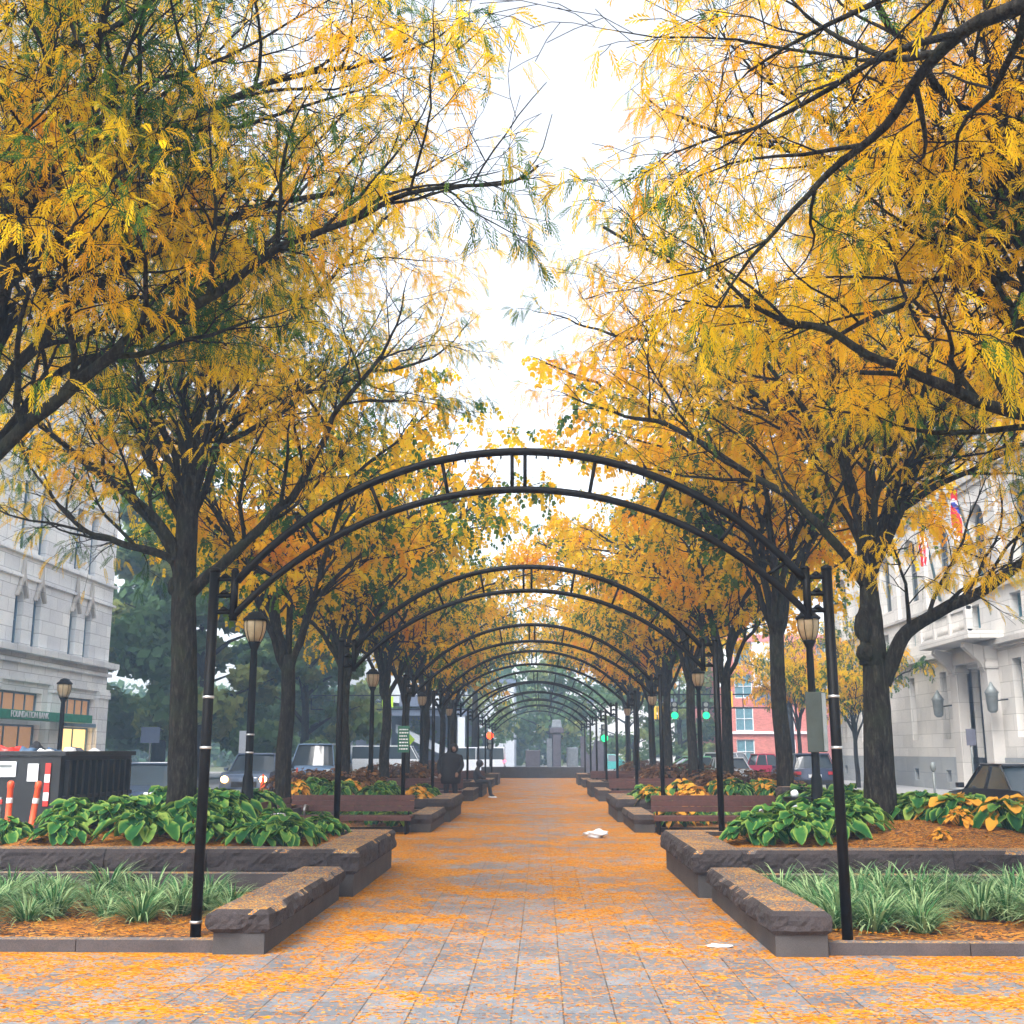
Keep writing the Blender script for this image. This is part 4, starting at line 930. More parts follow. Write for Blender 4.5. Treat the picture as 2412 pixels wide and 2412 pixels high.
# ------------------------------------------------------------------ trees
LIMB = {
 'L1A':[(-4.63, 9.7, 4.28), (-4.06, 9.6, 4.77), (-3.43, 9.5, 5.25), (-2.66, 9.4, 5.63), (-2.23, 9.3, 5.96), (-1.92, 9.2, 6.03), (-1.26, 9.1, 6.25), (-0.79, 9.0, 6.39), (-0.1, 8.9, 6.38)],
 'L1B':[(-5.09, 10.6, 4.63), (-4.61, 10.8, 5.41), (-3.89, 11, 5.79), (-3.38, 11.2, 6.36), (-2.94, 11.4, 6.8)],
 'L1C':[(-4.91, 9.8, 5.12), (-4.81, 9.8, 5.9), (-4.83, 9.9, 6.43), (-4.93, 10.0, 7.6), (-4.75, 10.1, 8.39), (-4.73, 10.2, 9.2)],
 'L1D':[(-4.74, 9.8, 6.0), (-4.53, 9.7, 6.38), (-4.07, 9.6, 6.65), (-3.68, 9.5, 7.02), (-3.1, 9.4, 7.27), (-2.6, 9.3, 7.5), (-2.13, 9.2, 7.62), (-1.48, 9.1, 7.65)],
 'L1E':[(-3.68, 9.5, 7.02), (-3.89, 9.7, 7.79), (-4.02, 9.8, 8.43), (-4.19, 9.9, 9.21)],
 'L1F':[(-4.71, 9.8, 5.95), (-4.05, 9.3, 6.14), (-3.71, 9.0, 6.14), (-3.53, 8.8, 6.27)],
 'R1E':[(4.76, 9.8, 4.49), (4.5, 9.8, 4.57), (3.67, 9.6, 4.81), (3.17, 9.5, 5.0), (2.72, 9.4, 5.21), (2.32, 9.3, 5.31), (1.96, 9.3, 5.51)],
 'R1F':[(4.66, 9.9, 5.82), (3.98, 9.9, 5.93), (3.57, 9.8, 5.66), (2.92, 9.7, 5.32)],
 'R0G':[(3.07, 6.0, 5.97), (2.85, 6.3, 6.02), (2.75, 6.6, 6.01), (2.64, 6.8, 5.92), (2.52, 7.0, 5.76), (2.22, 7.3, 5.59), (2.09, 7.4, 5.46), (1.9, 7.6, 5.3), (1.7, 7.8, 5.12)],
 'R0H':[(2.76, 6.6, 6.03), (2.54, 6.7, 6.08), (2.29, 6.9, 6.33), (2.05, 7.0, 6.61)],
 'R1H':[(4.86, 9.8, 6.0), (4.65, 9.8, 6.19), (4.35, 9.8, 6.46), (4.0, 9.8, 6.63), (3.35, 9.8, 7.08), (2.95, 9.9, 7.53), (2.66, 9.9, 7.75)],
 'R1I':[(4.77, 9.8, 6.0), (4.76, 9.9, 6.97), (4.67, 10, 7.86), (4.61, 10.1, 8.48), (4.56, 10.1, 9.14)],
 'R2trunk':[(5.13, 17.2, 0.68), (5.16, 17.2, 1.78), (5.18, 17.2, 2.55), (5.17, 17.2, 3.34), (5.17, 17.2, 4.15)],
 'R2a':[(5.28, 17.2, 2.63), (5.52, 17.1, 3.17), (5.87, 17.0, 3.56), (6.69, 16.8, 3.96), (7.28, 16.6, 4.36), (7.91, 16.4, 4.8)],
 'R2b':[(5.17, 17.2, 4.15), (5.12, 17.2, 4.96), (4.99, 17.3, 5.83), (4.89, 17.3, 6.86), (4.88, 17.4, 7.68), (4.84, 17.4, 8.49)],
 'R2c':[(5.16, 17.2, 4.06), (4.68, 17.0, 4.68), (4.04, 16.8, 5.3), (3.13, 16.5, 5.81), (2.26, 16.3, 6.33), (1.61, 16.1, 6.44)],
 'R2d':[(5.19, 17.2, 4.23), (5.68, 17.3, 5.15), (6.1, 17.4, 6.01), (6.78, 17.5, 6.9), (7.47, 17.6, 7.64)],
 'R2e':[(5.77, 17.3, 5.31), (6.55, 17.1, 5.77), (7.57, 16.9, 6.21), (8.18, 16.8, 6.51)],
 'R2f':[(5.25, 17.2, 4.55), (5.26, 17.1, 5.78), (5.31, 17.0, 6.93), (5.18, 16.9, 7.94)],
 'L2trunk':[(-5.09, 17.0, 0.79), (-5.11, 17.0, 1.78), (-5.16, 17.0, 2.95), (-5.23, 17.0, 3.99), (-5.24, 17.0, 4.98), (-5.23, 17.0, 5.82)],
 'L2a':[(-5.27, 17, 4.4), (-5.69, 16.8, 5.1), (-6.03, 16.7, 5.43), (-6.37, 16.6, 5.7), (-6.83, 16.5, 6.04), (-7.36, 16.4, 6.51)],
 'L2b':[(-5.3, 17, 4.24), (-5.45, 16.9, 4.52), (-6.02, 16.8, 4.69), (-6.35, 16.7, 4.82), (-6.63, 16.7, 4.89), (-7.04, 16.6, 5.23), (-7.41, 16.5, 5.71)],
 'L2c':[(-5.28, 17, 4.98), (-5.68, 17.0, 5.74), (-6.0, 17, 6.24), (-6.1, 17, 6.54), (-6.32, 17, 6.94), (-6.9, 17, 7.44)],
 'L2d':[(-5.25, 17, 5.56), (-5.39, 17.1, 6.7), (-5.64, 17.2, 8.16), (-5.68, 17.3, 8.93), (-5.92, 17.3, 9.96)],
 'L2e':[(-5.22, 17, 5.65), (-5.17, 17.0, 7.02), (-5.15, 17, 8.08), (-5.07, 17, 8.98)],
 'L2f':[(-5.2, 17, 3.91), (-4.9, 16.9, 4.22), (-4.54, 16.8, 4.46), (-3.91, 16.6, 5.06), (-3.5, 16.5, 5.37), (-3.24, 16.4, 5.85), (-3.03, 16.3, 6.24), (-2.8, 16.2, 6.67), (-2.15, 16.0, 7.42)],
 'L3':[(-4.87, 24.4, 0.96), (-4.96, 24.4, 2.72)],
}
def rvec(rg): 
    while True:
        v = Vector((rg.uniform(-1, 1), rg.uniform(-1, 1), rg.uniform(-1, 1)))
        if .05 < v.length < 1: return v.normalized()
def smooth(pts, n=4):
    """Catmull-Rom through the points"""
    P = [Vector(p) for p in pts]; P = [P[0] * 2 - P[1]] + P + [P[-1] * 2 - P[-2]]; o = []
    for i in range(1, len(P) - 2):
        for k in range(n):
            t = k / n; a, b, c, d = P[i - 1:i + 3]
            o.append(.5 * ((2 * b) + (c - a) * t + (2 * a - 5 * b + 4 * c - d) * t * t + (3 * b - a - 3 * c + d) * t ** 3))
    o.append(P[-2]); return o
class Tree:
    def __init__(s, seed, env, leafden=1.0, detail=True, step=1.0, gap=-.06):
        s.rg = random.Random(seed); s.env = env; s.wood = MB(); s.twig = MB(); s.leaves = []; s.ld = leafden; s.detail = detail; s.step = step; s.seed = seed; s.gap = gap
    def limb(s, pts, r0, r1, wob=.03, spawn=(.22, 1.0), kids=True, seg=9):
        P = smooth(pts); n = len(P)
        for i in range(1, n - 1): P[i] += Vector((noise.noise(P[i] * 2.3 + Vector((s.seed, 0, 0))), noise.noise(P[i] * 2.3 + Vector((0, s.seed, 5))), noise.noise(P[i] * 2.3 + Vector((9, 0, s.seed))))) * wob * 2
        R = [r0 + (r1 - r0) * (i / (n - 1)) ** .8 for i in range(n)]
        R = [r * (1 + .10 * noise.noise(P[i] * 6)) for i, r in enumerate(R)]
        s.wood.tube(P, R, seg)
        if kids: s.kids(P, R, 1, spawn)
        return P
    def kids(s, P, R, lv, spawn):
        rg = s.rg; L = sum((b - a).length for a, b in zip(P, P[1:])); gap = {1: .34, 2: .24, 3: .17}[lv] * s.step
        d = L * spawn[0]; side = rg.choice((-1, 1)); acc = 0; i = 0
        while d < L * spawn[1]:
            while i < len(P) - 2 and acc + (P[i + 1] - P[i]).length < d: acc += (P[i + 1] - P[i]).length; i += 1
            t = (P[i + 1] - P[i]); tl = t.length or 1e-6; p = P[i] + t * min(1, (d - acc) / tl); t.normalize()
            up = Vector((0, 0, 1)); h = t.cross(up); h = h.normalized() if h.length > .1 else rvec(rg)
            pn = (h * side + rvec(rg) * .75 + up * .25); pn = (pn - t * pn.dot(t)).normalized()
            ang = rg.uniform(.55, 1.05); dr = (t * math.cos(ang) + pn * math.sin(ang) + up * {1: .10, 2: 0, 3: -.05}[lv]).normalized()
            tf = d / L
            ln = {1: rg.uniform(1.5, 2.7) * (1.1 - .4 * tf), 2: rg.uniform(.6, 1.15), 3: rg.uniform(.25, .5)}[lv]
            s.branch(p, dr, ln, min(R[i] * .6, {1: .035, 2: .013, 3: .006}[lv]), lv)
            side = -side; d += gap * rg.uniform(.7, 1.35)
        if lv < 3 or True:
            t = (P[-1] - P[-2]).normalized()
            if lv < 3: s.branch(P[-1], t, {1: 1.2, 2: .6}[lv], R[-1] * .9, lv)
            else: s.leaf(P[-1], t)
    def branch(s, p, d, L, r, lv):
        rg = s.rg; n = {1: 7, 2: 4, 3: 2}[lv]; P = [p.copy()]; q = p.copy()
        for k in range(n):
            d = (d + rvec(rg) * {1: .24, 2: .28, 3: .2}[lv] + Vector((0, 0, {1: .03, 2: -.05, 3: -.15}[lv]))).normalized()
            q = q + d * (L / n)
            if not s.env(q): break
            P.append(q.copy())
        if len(P) < 2: return
        R = [max(.0022, r * (1 - .75 * k / n)) for k in range(len(P))]
        if lv == 1: s.wood.tube(P, R, 6, False)
        else: s.twig.tube(P, [max(.003, x) for x in R], 3, False)
        if lv < 3: s.kids(P, R, lv + 1, (.22, 1.0))
        if lv == 3 or lv == 2:
            m = (3 if lv == 2 else 5) * s.ld; m = int(m) + (rg.random() < m % 1)
            for k in range(m):
                f = rg.uniform(.2, 1) * (len(P) - 1); a = int(min(f, len(P) - 2)); s.leaf(P[a].lerp(P[a + 1], f - a), (P[a + 1] - P[a]).normalized())
    def leaf(s, p, t):
        rg = s.rg; g = noise.noise(p * .8 + Vector((s.seed * 3.1, 0, 7))) + .5 * noise.noise(p * 2.1 + Vector((0, s.seed, 0)))
        if g < s.gap and rg.random() < min(.92, .35 - (g - s.gap) * 2.2): return
        d = (t * .6 + rvec(rg) * .8 + Vector((0, 0, -.6))).normalized(); s.leaves.append((p, d, rvec(rg), rg.random()))
    def build(s, root, loc, green=.25, size=.17, thick=1.0):
        O = Vector(loc)
        s.wood.v = [(a - O.x, b - O.y, c - O.z) for a, b, c in s.wood.v]; s.twig.v = [(a - O.x, b - O.y, c - O.z) for a, b, c in s.twig.v]
        s.wood.build('trunk', 'bark', root, smooth=True)
        if s.twig.v: s.twig.build('twigs', 'twig', root)
        n = len(s.leaves)
        P = np.array([tuple(l[0]) for l in s.leaves]) - np.array(loc); D = np.array([tuple(l[1]) for l in s.leaves]); A = np.array([tuple(l[2]) for l in s.leaves]); rnd = np.array([l[3] for l in s.leaves])
        S = np.cross(D, A); S /= np.linalg.norm(S, axis=1)[:, None] + 1e-9; Nn = np.cross(S, D)
        # leaf template: (along, across) with droop
        q = []
        if s.detail:
            k = 6
            for i in range(k):
                a = .08 + .88 * i / k; wl = .17 * (1 - .45 * abs(2 * (i + .5) / k - .9)); h = .17
                for sd in (-1, 1):
                    q.append([(a, 0), (a + h * .55, sd * wl * .55), (a + h * 1.3, sd * wl), (a + h * 1.05, sd * wl * .35)])
        else:
            for i in range(3):
                a = i / 3.0; b = (i + .85) / 3.0; wl = .2
                for sd in (-1, 1): q.append([(a, 0), (a + .12, sd * wl), (b + .06, sd * wl * .9), (b, 0)])
        T = np.array(q)  # nq,4,2
        nq = len(T); ln = size * (0.7 + .6 * rnd)
        al = T[..., 0].reshape(-1); ac = T[..., 1].reshape(-1) * thick
        fold = .25 * np.abs(ac)
        dr = -.38 * al ** 2
        V = P[:, None, :] + ln[:, None, None] * (D[:, None, :] * al[None, :, None] + S[:, None, :] * ac[None, :, None] + Nn[:, None, :] * fold[None, :, None])
        V[..., 2] += ln[:, None] * dr[None, :]
        V = V.reshape(-1, 3); F = np.arange(len(V)).reshape(-1, 4)
        rr = random.Random(s.seed + 5); off = Vector((rr.uniform(0, 50), rr.uniform(0, 50), 0))
        cl = np.array([noise.noise(l[0] * .75 + off) + .45 * noise.noise(l[0] * 2.2 + off) for l in s.leaves])
        cl = cl * .9 + (np.array([rr.random() for _ in s.leaves]) - .5) * .42
        th = np.quantile(cl, green)
        tint = np.where(cl < th, .25 + (cl - th) * .9, .56 + (cl - th) * .42); tint = np.clip(tint, 0, 1)
        tint = np.repeat(tint, nq) + (np.random.default_rng(s.seed).random(n * nq) - .5) * .05
        link('foliage', npmesh('foliage', V, F, 'locust', np.clip(tint, 0, 1)), root)
        return n
def crown_env(cx, cy, R=4.9, z0=3.7, z1=10.6, lim=None):
    def f(p):
        z = p.z
        if z < z0 or z > z1: return False
        t = (z - z0) / (z1 - z0); rr = R * (1 - max(0, (t - .45) / .55) ** 2 * .75) * (.75 + .25 * min(1, t / .12))
        rr *= 1 + .18 * noise.noise(Vector((p.x * .5, p.y * .5, p.z * .5)))
        if (p.x - cx) ** 2 + (p.y - cy) ** 2 > rr * rr: return False
        return lim(p) if lim else True
    return f
def auto_limbs(T, fork, n, az0, R, ztop, r, skip=(), n_up=1):
    """long limbs leaving the fork, rising steeply and then arching over"""
    rg = T.rg; F = Vector(fork)
    for i in range(n):
        az = az0 + 2 * math.pi * i / n + rg.uniform(-.25, .25)
        if any(a < (az % 6.283) < b for a, b in skip): continue
        up = rg.uniform(.75, 1.0); zt = F.z + (ztop - F.z) * rg.uniform(.45, .72); pts = [F - Vector((0, 0, .25))]
        for f, hz_ in ((.12, .30), (.35, .62), (.65, .86), (1.0, 1.0)):
            rr = R * .9 * f * up; pts.append(Vector((F.x + rr * math.cos(az) + rg.uniform(-.15, .15), F.y + rr * math.sin(az) + rg.uniform(-.15, .15), F.z + (zt - F.z) * hz_ + rg.uniform(-.1, .1))))
        T.limb(pts, r * rg.uniform(.8, 1.1), .022, .05)
    for i in range(n_up):
        az = az0 + 1 + i * 2.4; pts = [F - Vector((0, 0, .2))]
        for f in (.25, .5, .75, 1): pts.append(F + Vector((math.cos(az) * 1.1 * f + rg.uniform(-.2, .2), math.sin(az) * 1.1 * f + rg.uniform(-.2, .2), (ztop - .6 - F.z) * f)))
        T.limb(pts, r, .02, .05)
def trunk(T, pts, r0, r1):
    P = smooth(pts, 5); n = len(P); R = [r0 + (r1 - r0) * i / (n - 1) for i in range(n)]; R[0] *= 1.35; R[1] *= 1.12
    R = [r * (1 + .05 * noise.noise(P[i] * 4)) for i, r in enumerate(R)]; T.wood.tube(P, R, 16)
GT = 'honey locust trees lining the path'
def tree_thing(loc, side, k): return thing('honey_locust_tree', f'{ORD[k]} honey locust with yellow autumn leaves in the row on the {side} of the path', 'tree', loc, 0, GT)
# nearest left tree (its trunk stands just outside the frame)
T = Tree(11, crown_env(-4.9, 9.9, 5.5, 3.85, 10.6, lambda p: p.x < .3 - max(0, p.z - 7.4) * .45 + .3 * noise.noise(p * 1.2) and (p.z > 5.0 or p.x < -3.2)), 1.05, gap=-.1)
trunk(T, [(-5.35, 9.8, .1), (-5.32, 9.8, 1.5), (-5.25, 9.8, 2.8), (-5.1, 9.8, 4.0), (-4.93, 9.8, 5.1)], .2, .16)
T.limb([(-5.25, 9.8, 3.0)] + [(-5.0, 9.75, 3.8)] + LIMB['L1A'] + [(.2, 8.8, 6.5)], .085, .008, .02, (.25, 1)); T.limb([(-5.2, 9.9, 3.6)] + LIMB['L1B'], .06, .02, .02, (.3, 1))
T.limb(LIMB['L1C'], .14, .03, .02, (.1, 1)); T.limb(LIMB['L1D'], .075, .02, .02, (.1, 1)); T.limb(LIMB['L1E'], .04, .015, .02, (.1, 1)); T.limb(LIMB['L1F'], .045, .02, .02, (.1, 1))
auto_limbs(T, (-5.0, 9.8, 4.6), 7, .35, 5.0, 10.4, .07, n_up=2)
print('leaves', T.build(tree_thing((-5.35, 9.8, .05), 'left', 0), (-5.35, 9.8, .05), .40))
T = Tree(12, crown_env(4.9, 9.9, 5.4, 4.3, 10.6, lambda p: p.x > -.05 + max(0, p.z - 6.6) * .6 + .3 * noise.noise(p * 1.2) and (p.z > 5.2 or p.x > 3.0)), 1.0, gap=-.16)
trunk(T, [(5.3, 9.8, .1), (5.3, 9.8, 1.5), (5.22, 9.8, 2.8), (5.0, 9.8, 4.0), (4.9, 9.8, 5.6)], .2, .13)
T.limb([(5.25, 9.8, 3.2), (5.05, 9.8, 4.1)] + LIMB['R1E'], .085, .02, .02, (.3, 1)); T.limb([(4.95, 9.85, 5.0)] + LIMB['R1F'], .05, .02, .02, (.25, 1))
T.limb([(4.95, 9.8, 5.3)] + LIMB['R1H'], .06, .02, .02, (.2, 1)); T.limb([(4.9, 9.8, 5.4)] + LIMB['R1I'], .08, .025, .02, (.1, 1))
auto_limbs(T, (4.95, 9.8, 4.6), 7, 0.1, 4.9, 10.4, .065, n_up=2)
T.build(tree_thing((5.3, 9.8, .05), 'right', 1), (5.3, 9.8, .05), .16)
# tree beside the camera whose bough crosses the upper right corner
T = Tree(13, lambda p: p.z > 4.8 and p.y > 4.4, .7, step=1.25)
trunk(T, [(5.3, 2.6, 0), (5.3, 2.6, 1.5), (5.2, 2.7, 3.0), (5.0, 3.0, 4.2)], .2, .14)
T.limb([(5.1, 2.8, 3.6), (4.5, 3.8, 4.9), (3.7, 4.9, 5.7)] + LIMB['R0G'], .07, .012, .02, (.5, 1)); T.limb(LIMB['R0H'], .03, .012, .02, (.2, 1))
T.limb([(5.05, 2.7, 3.9), (5.6, 2.2, 5.5), (6.3, 1.6, 7.5)], .11, .03, .03, (.99, 1), kids=False); T.limb([(5.05, 2.7, 3.9), (4.6, 1.8, 5.5), (4.0, .8, 7.0)], .1, .03, .03, (.99, 1), kids=False)
T.build(tree_thing((5.3, 2.6, 0), 'right', 0), (5.3, 2.6, 0), .06, .19)
# second pair
T = Tree(21, crown_env(-5.1, 17.0, 5.8, 3.8, 11.2, lambda p: p.x < .45 - max(0, p.z - 8.8) * .4 + .3 * noise.noise(p * 1.1) and (p.z > 4.9 or p.x < -4.5)), 1.0, gap=-.1)
trunk(T, [(-5.28, 17, .5)] + LIMB['L2trunk'], .235, .15)
for n_, a, b in (('L2a', .125, .035), ('L2b', .08, .02), ('L2c', .07, .02), ('L2d', .12, .02), ('L2e', .10, .02), ('L2f', .11, .03)): T.limb(LIMB[n_], a, b, .02, (.2, 1))
auto_limbs(T, (-5.22, 17, 5.2), 7, .5, 5.5, 11, .06, n_up=1)
T.wood.blob((-5.36, 16.97, 4.1), (.10, .12, .16), 4, 12, 9, .3)
print('leaves', T.build(tree_thing((-5.28, 17, .4), 'left', 1), (-5.28, 17, .4), .42))
T = Tree(22, crown_env(5.1, 17.2, 5.7, 3.3, 11.2, lambda p: p.x > -.35 + max(0, p.z - 8.6) * .4 + .3 * noise.noise(p * 1.1) and (p.z > 4.9 or p.x > 4.6)), 1.0, gap=-.14)
trunk(T, [(5.13, 17.2, .3)] + LIMB['R2trunk'] + [(5.15, 17.2, 4.7)], .27, .10)
T.limb([(5.15, 17.2, 2.9), (5.17, 17.2, 3.6)] + LIMB['R2b'], .19, .03, .01, (.35, 1))
T.limb([(5.2, 17.2, 3.0), (5.2, 17.2, 3.7)] + LIMB['R2d'], .17, .03, .01, (.35, 1))
for n_, a, b in (('R2a', .13, .06), ('R2c', .09, .03), ('R2e', .06, .02), ('R2f', .07, .02)): T.limb(LIMB[n_], a, b, .02, (.25, 1))
auto_limbs(T, (5.2, 17.2, 4.6), 7, .3, 5.5, 11, .06, n_up=1)
T.wood.blob((5.02, 17.08, 3.1), (.13, .14, .14), 3, 12, 9, .3); T.wood.blob((5.02, 17.1, 3.5), (.13, .13, .28), 9, 12, 9, .3)
T.wood.tube([(4.97, 16.93, 3.1), (4.955, 16.91, 3.1)], [.05, .03], 10)
T.build(tree_thing((5.13, 17.2, .3), 'right', 2), (5.13, 17.2, .3), .16)
# the rest of the rows: four trees copied with turns
VAR = []
for v in range(4):
    zf = (2.75, 3.3, 2.9, 3.1)[v]
    T = Tree(40 + v, crown_env(0, 0, 5.9, 3.35, 10.2), .52, False, 1.12)
    trunk(T, [(0, 0, -.3), (.03, .02, .9), (-.03, 0, 1.9), (0, .03, zf + .2)], .17, .135)
    auto_limbs(T, (0, 0, zf), 6 + v % 2, v * .7, 5.7, 9.9, .08, n_up=2)
    root = tree_thing((0, 0, 0), 'left', 2) if True else None
    T.build(root, (0, 0, 0), (.30, .20, .40, .24)[v], .21, 1.2); VAR.append([root, False])
rg = random.Random(3); k = 0
for j, y in enumerate((24.4, 31.7, 39.0, 46.1, 53.4, 60.6, 67.8)):
    for s in (-1, 1):
        v = VAR[k % 4]; k += 1; loc = (s * 5.15 + rg.uniform(-.15, .15), y + rg.uniform(-.3, .3), .6); rz = rg.uniform(0, 6.28); scl = rg.uniform(.95, 1.1)
        o = v[0] if not v[1] else dup(v[0], loc, rz); v[1] = True
        o.location = loc; o.rotation_euler = (0, 0, rz); o.scale = (scl,) * 3
        o['label'] = f'{ORD[j + 2 if s < 0 else j + 3]} honey locust with yellow autumn leaves in the row on the {SIDE[s]} of the path'
# trees on the far sides: right street tree, crowns over the left street, green trees in the haze
for i, (x, y, sc_, vi, lb) in enumerate(((14.6, 53.5, .78, 2, 'slender street tree with yellow-green leaves in front of the stone building'), (14.8, 66, .9, 1, 'street tree with yellowing leaves at the far corner of the stone building'))):
    o = dup(VAR[vi][0], (x, y, -.1), i * 2.1, lb, (sc_ * .85, sc_ * .85, sc_)); o['group'] = 'street trees on the far sidewalks'

def green_tree(seed, loc, R, H, label, n=5200, mat='green_tree', grp='hazy green trees beyond the street', zlo=.12):
    rg = random.Random(seed); t = thing('leafy_tree', label, 'tree', loc, 0, grp)
    m = MB(); m.tube([(0, 0, -.2), (.1, 0, H * .25), (0, .1, H * .5), (.2, 0, H * .8)], [H * .028, H * .022, H * .015, .05], 8)
    for i in range(7):
        a = i * 2.4; z = H * (.22 + .07 * i); m.tube([(0, 0, z), (R * .35 * math.cos(a), R * .35 * math.sin(a), z + H * .1), (R * .75 * math.cos(a), R * .75 * math.sin(a), z + H * .16)], [H * .012, H * .007, .03], 6)
    m.build('trunk', 'bark', t, smooth=True)
    C = []
    for i in range(46):
        th = rg.uniform(0, 6.283); z = rg.uniform(zlo, 1); rr = R * math.sqrt(rg.random()) * (1 - .55 * max(0, z - .45) / .55); C.append((rr * math.cos(th), rr * math.sin(th), z * H, rg.uniform(.12, .26) * R, rg.random()))
    r_ = np.random.default_rng(seed); ci = r_.integers(0, len(C), n); CC = np.array(C)[ci]
    d = r_.normal(size=(n, 3)); d /= np.linalg.norm(d, axis=1)[:, None]; P = CC[:, :3] + d * (CC[:, 3] * r_.random(n) ** .4)[:, None] * np.array([1.25, 1.25, .75])
    a = r_.normal(size=(n, 3)); a /= np.linalg.norm(a, axis=1)[:, None]; b = np.cross(a, d); b /= np.linalg.norm(b, axis=1)[:, None] + 1e-6
    sz = H * .0145 * (.6 + .8 * r_.random(n)); a *= sz[:, None] * 1.5; b *= sz[:, None]
    V = np.stack([P - a, P + b, P + a, P - b], 1).reshape(-1, 3); F = np.arange(4 * n).reshape(-1, 4)
    link('foliage', npmesh('foliage', V, F, mat, np.clip(CC[:, 4] * .8 + .25 * r_.random(n), 0, 1)), t); return t
for i, (x, y, R, H, lb) in enumerate(((-18.5, 62, 5.5, 14.5, 'tall dark green tree just beyond the corner of the white bank building'), (-14.5, 71, 4.6, 11.5, 'bushy green tree behind the nearest left trunk, beyond the side street'),
        (-24.5, 74, 7, 18, 'highest green tree rising in haze beyond the bank building'), (-19, 92, 7, 14, 'blue-green hazy tree between the left lamp post and the second trunk'), (-31, 64, 6, 13, 'green tree hidden behind the bank building corner'))):
    green_tree(70 + i, (x, y, 0), R, H, lb, 15000)
for i, (x, y, R, H, lb) in enumerate(((-7, 104, 5, 9, 'hazy tree left of the monument, behind the path end'), (1, 108, 6, 11, 'hazy tree straight behind the monument at the path end'), (7.5, 100, 4, 8, 'hazy yellow-green tree right of the monument'), (12.5, 104, 5, 10, 'hazy tree behind the green traffic lights'), (-13, 118, 6, 12, 'hazy tree far behind the pale modern building'))):
    green_tree(80 + i, (x, y, 0), R, H, lb, 5000)

r_ = np.random.default_rng(99); n = 42000; X = r_.uniform(-85, 85, n); top = np.array([9 + 4.5 * noise.noise(Vector((x * .09, 0, 1))) + 2.5 * noise.noise(Vector((x * .35, 3, 1))) for x in X]); Z = top * (1 - r_.random(n) ** 1.3 * .98)
P = np.stack([X, 132 + 12 * r_.random(n), Z], 1); a = r_.normal(size=(n, 3)) * .28; b = r_.normal(size=(n, 3)) * .28
o = link('far_wood', npmesh('far_wood', np.stack([P - a, P + b, P + a, P - b], 1).reshape(-1, 3), np.arange(4 * n).reshape(-1, 4), 'green_tree', r_.random(n) * .8)); o['kind'] = 'stuff'; o['label'] = 'far-off trees fading into blue haze along the skyline'; o['category'] = 'trees'

# ------------------------------------------------------------------ plants
def hosta_mesh(seed, n=52, size=.22, yellow=.0, R=.5, mat='hosta', hgt=.36):
    rg = random.Random(seed); V = []; F = []; T = []
    for i in range(n):
        az = i * 2.39996 + rg.uniform(-.4, .4); f = math.sqrt((i + .5) / n); rad_ = R * f * rg.uniform(.75, 1.08); h = hgt * (1 - .68 * f * f) * rg.uniform(.8, 1.15)
        c, s_ = math.cos(az), math.sin(az); L = size * rg.uniform(.75, 1.2); W = L * .43; tilt = -.15 + .85 * f * f + rg.uniform(-.25, .25)
        n0 = len(V); NU, NV = 6, 4; y0 = rg.random() < yellow
        tw = rg.uniform(-.4, .4); yw = rg.choice((0, 0, 0, .1, .22, .4)); bs = rg.uniform(.05, .6)
        for a in range(NU + 1):
            u = a / NU; wd = W * (math.sin(math.pi * min(1, (u * .92 + .08)) ** .75) ** .7) if u < 1 else .0
            al = L * (u - .3); dip = -math.sin(tilt) * al - .55 * u * u * L * .5
            for b in range(NV + 1):
                v = 2 * b / NV - 1; ac = v * wd; zz = h + dip + .16 * L * v * v * (1 - u * .4) - (.04 * L * math.sin(u * 9) * abs(v)) + tw * ac
                x = rad_ + al * math.cos(tilt); V.append((c * x - s_ * ac, s_ * x + c * ac, zz))
                e = (abs(v) > .9 or a == NU) and rg.random() < .85; base = bs + rg.uniform(-.08, .12)
                T.append((.95 if y0 else (.84 if e else base * .7 + yw)))
        for a in range(NU):
            for b in range(NV): q = n0 + a * (NV + 1) + b; F.append((q, q + 1, q + NV + 2, q + NV + 1))
        # stalk
        n1 = len(V); x = rad_ - .3 * L * math.cos(tilt)
        zb = h + math.sin(tilt) * .3 * L
        V += [(.02 * c - .006 * s_, .02 * s_ + .006 * c, .0), (.02 * c + .006 * s_, .02 * s_ - .006 * c, .0), (c * x + .006 * s_, s_ * x - .006 * c, zb), (c * x - .006 * s_, s_ * x + .006 * c, zb)]
        F.append((n1, n1 + 1, n1 + 2, n1 + 3)); T += [.3] * 4
    return npmesh('hosta_plant', np.array(V), np.array(F), mat, np.array(T, dtype=float), 'POINT', True)
HM = [hosta_mesh(1), hosta_mesh(2, 58, .2, .03), hosta_mesh(3, 46, .24, .0, .55), hosta_mesh(4, 52, .22, .35), hosta_mesh(5, 36, .18, .95, .4)]
HG = 'variegated hosta clumps in the tall planters'
rg = random.Random(17)
def hosta(x, y, v, sc_, label, grp=HG):
    o = link('hosta_plant', HM[v]); o.location = (x, y, soilz(x, y) - .02 if sc_ else 0); o.rotation_euler = (0, 0, rg.uniform(0, 6.28)); o.scale = (sc_, sc_, sc_ * rg.uniform(.95, 1.15)); return tag(o, label, 'plant', grp)
for x, y in ((-6.7, 14.7), (-5.9, 14.6), (-4.95, 14.55), (-4.2, 14.75), (-3.6, 14.7), (-3.05, 14.75), (-6.9, 15.5), (-6.2, 15.5), (-5.5, 15.45), (-4.6, 15.5), (-3.9, 15.5), (-3.1, 15.5), (-6.5, 16.3), (-5.9, 16.4), (-4.5, 16.4), (-3.7, 16.3), (-3.0, 16.3)):
    hosta(x + rg.uniform(-.15, .15), y + .15 + rg.uniform(-.1, .15), rg.choice((0, 1, 2)), rg.uniform(.7, 1.05), 'large green hosta clump with pale leaf edges in the nearest tall planter on the left', HG + ' on the left')
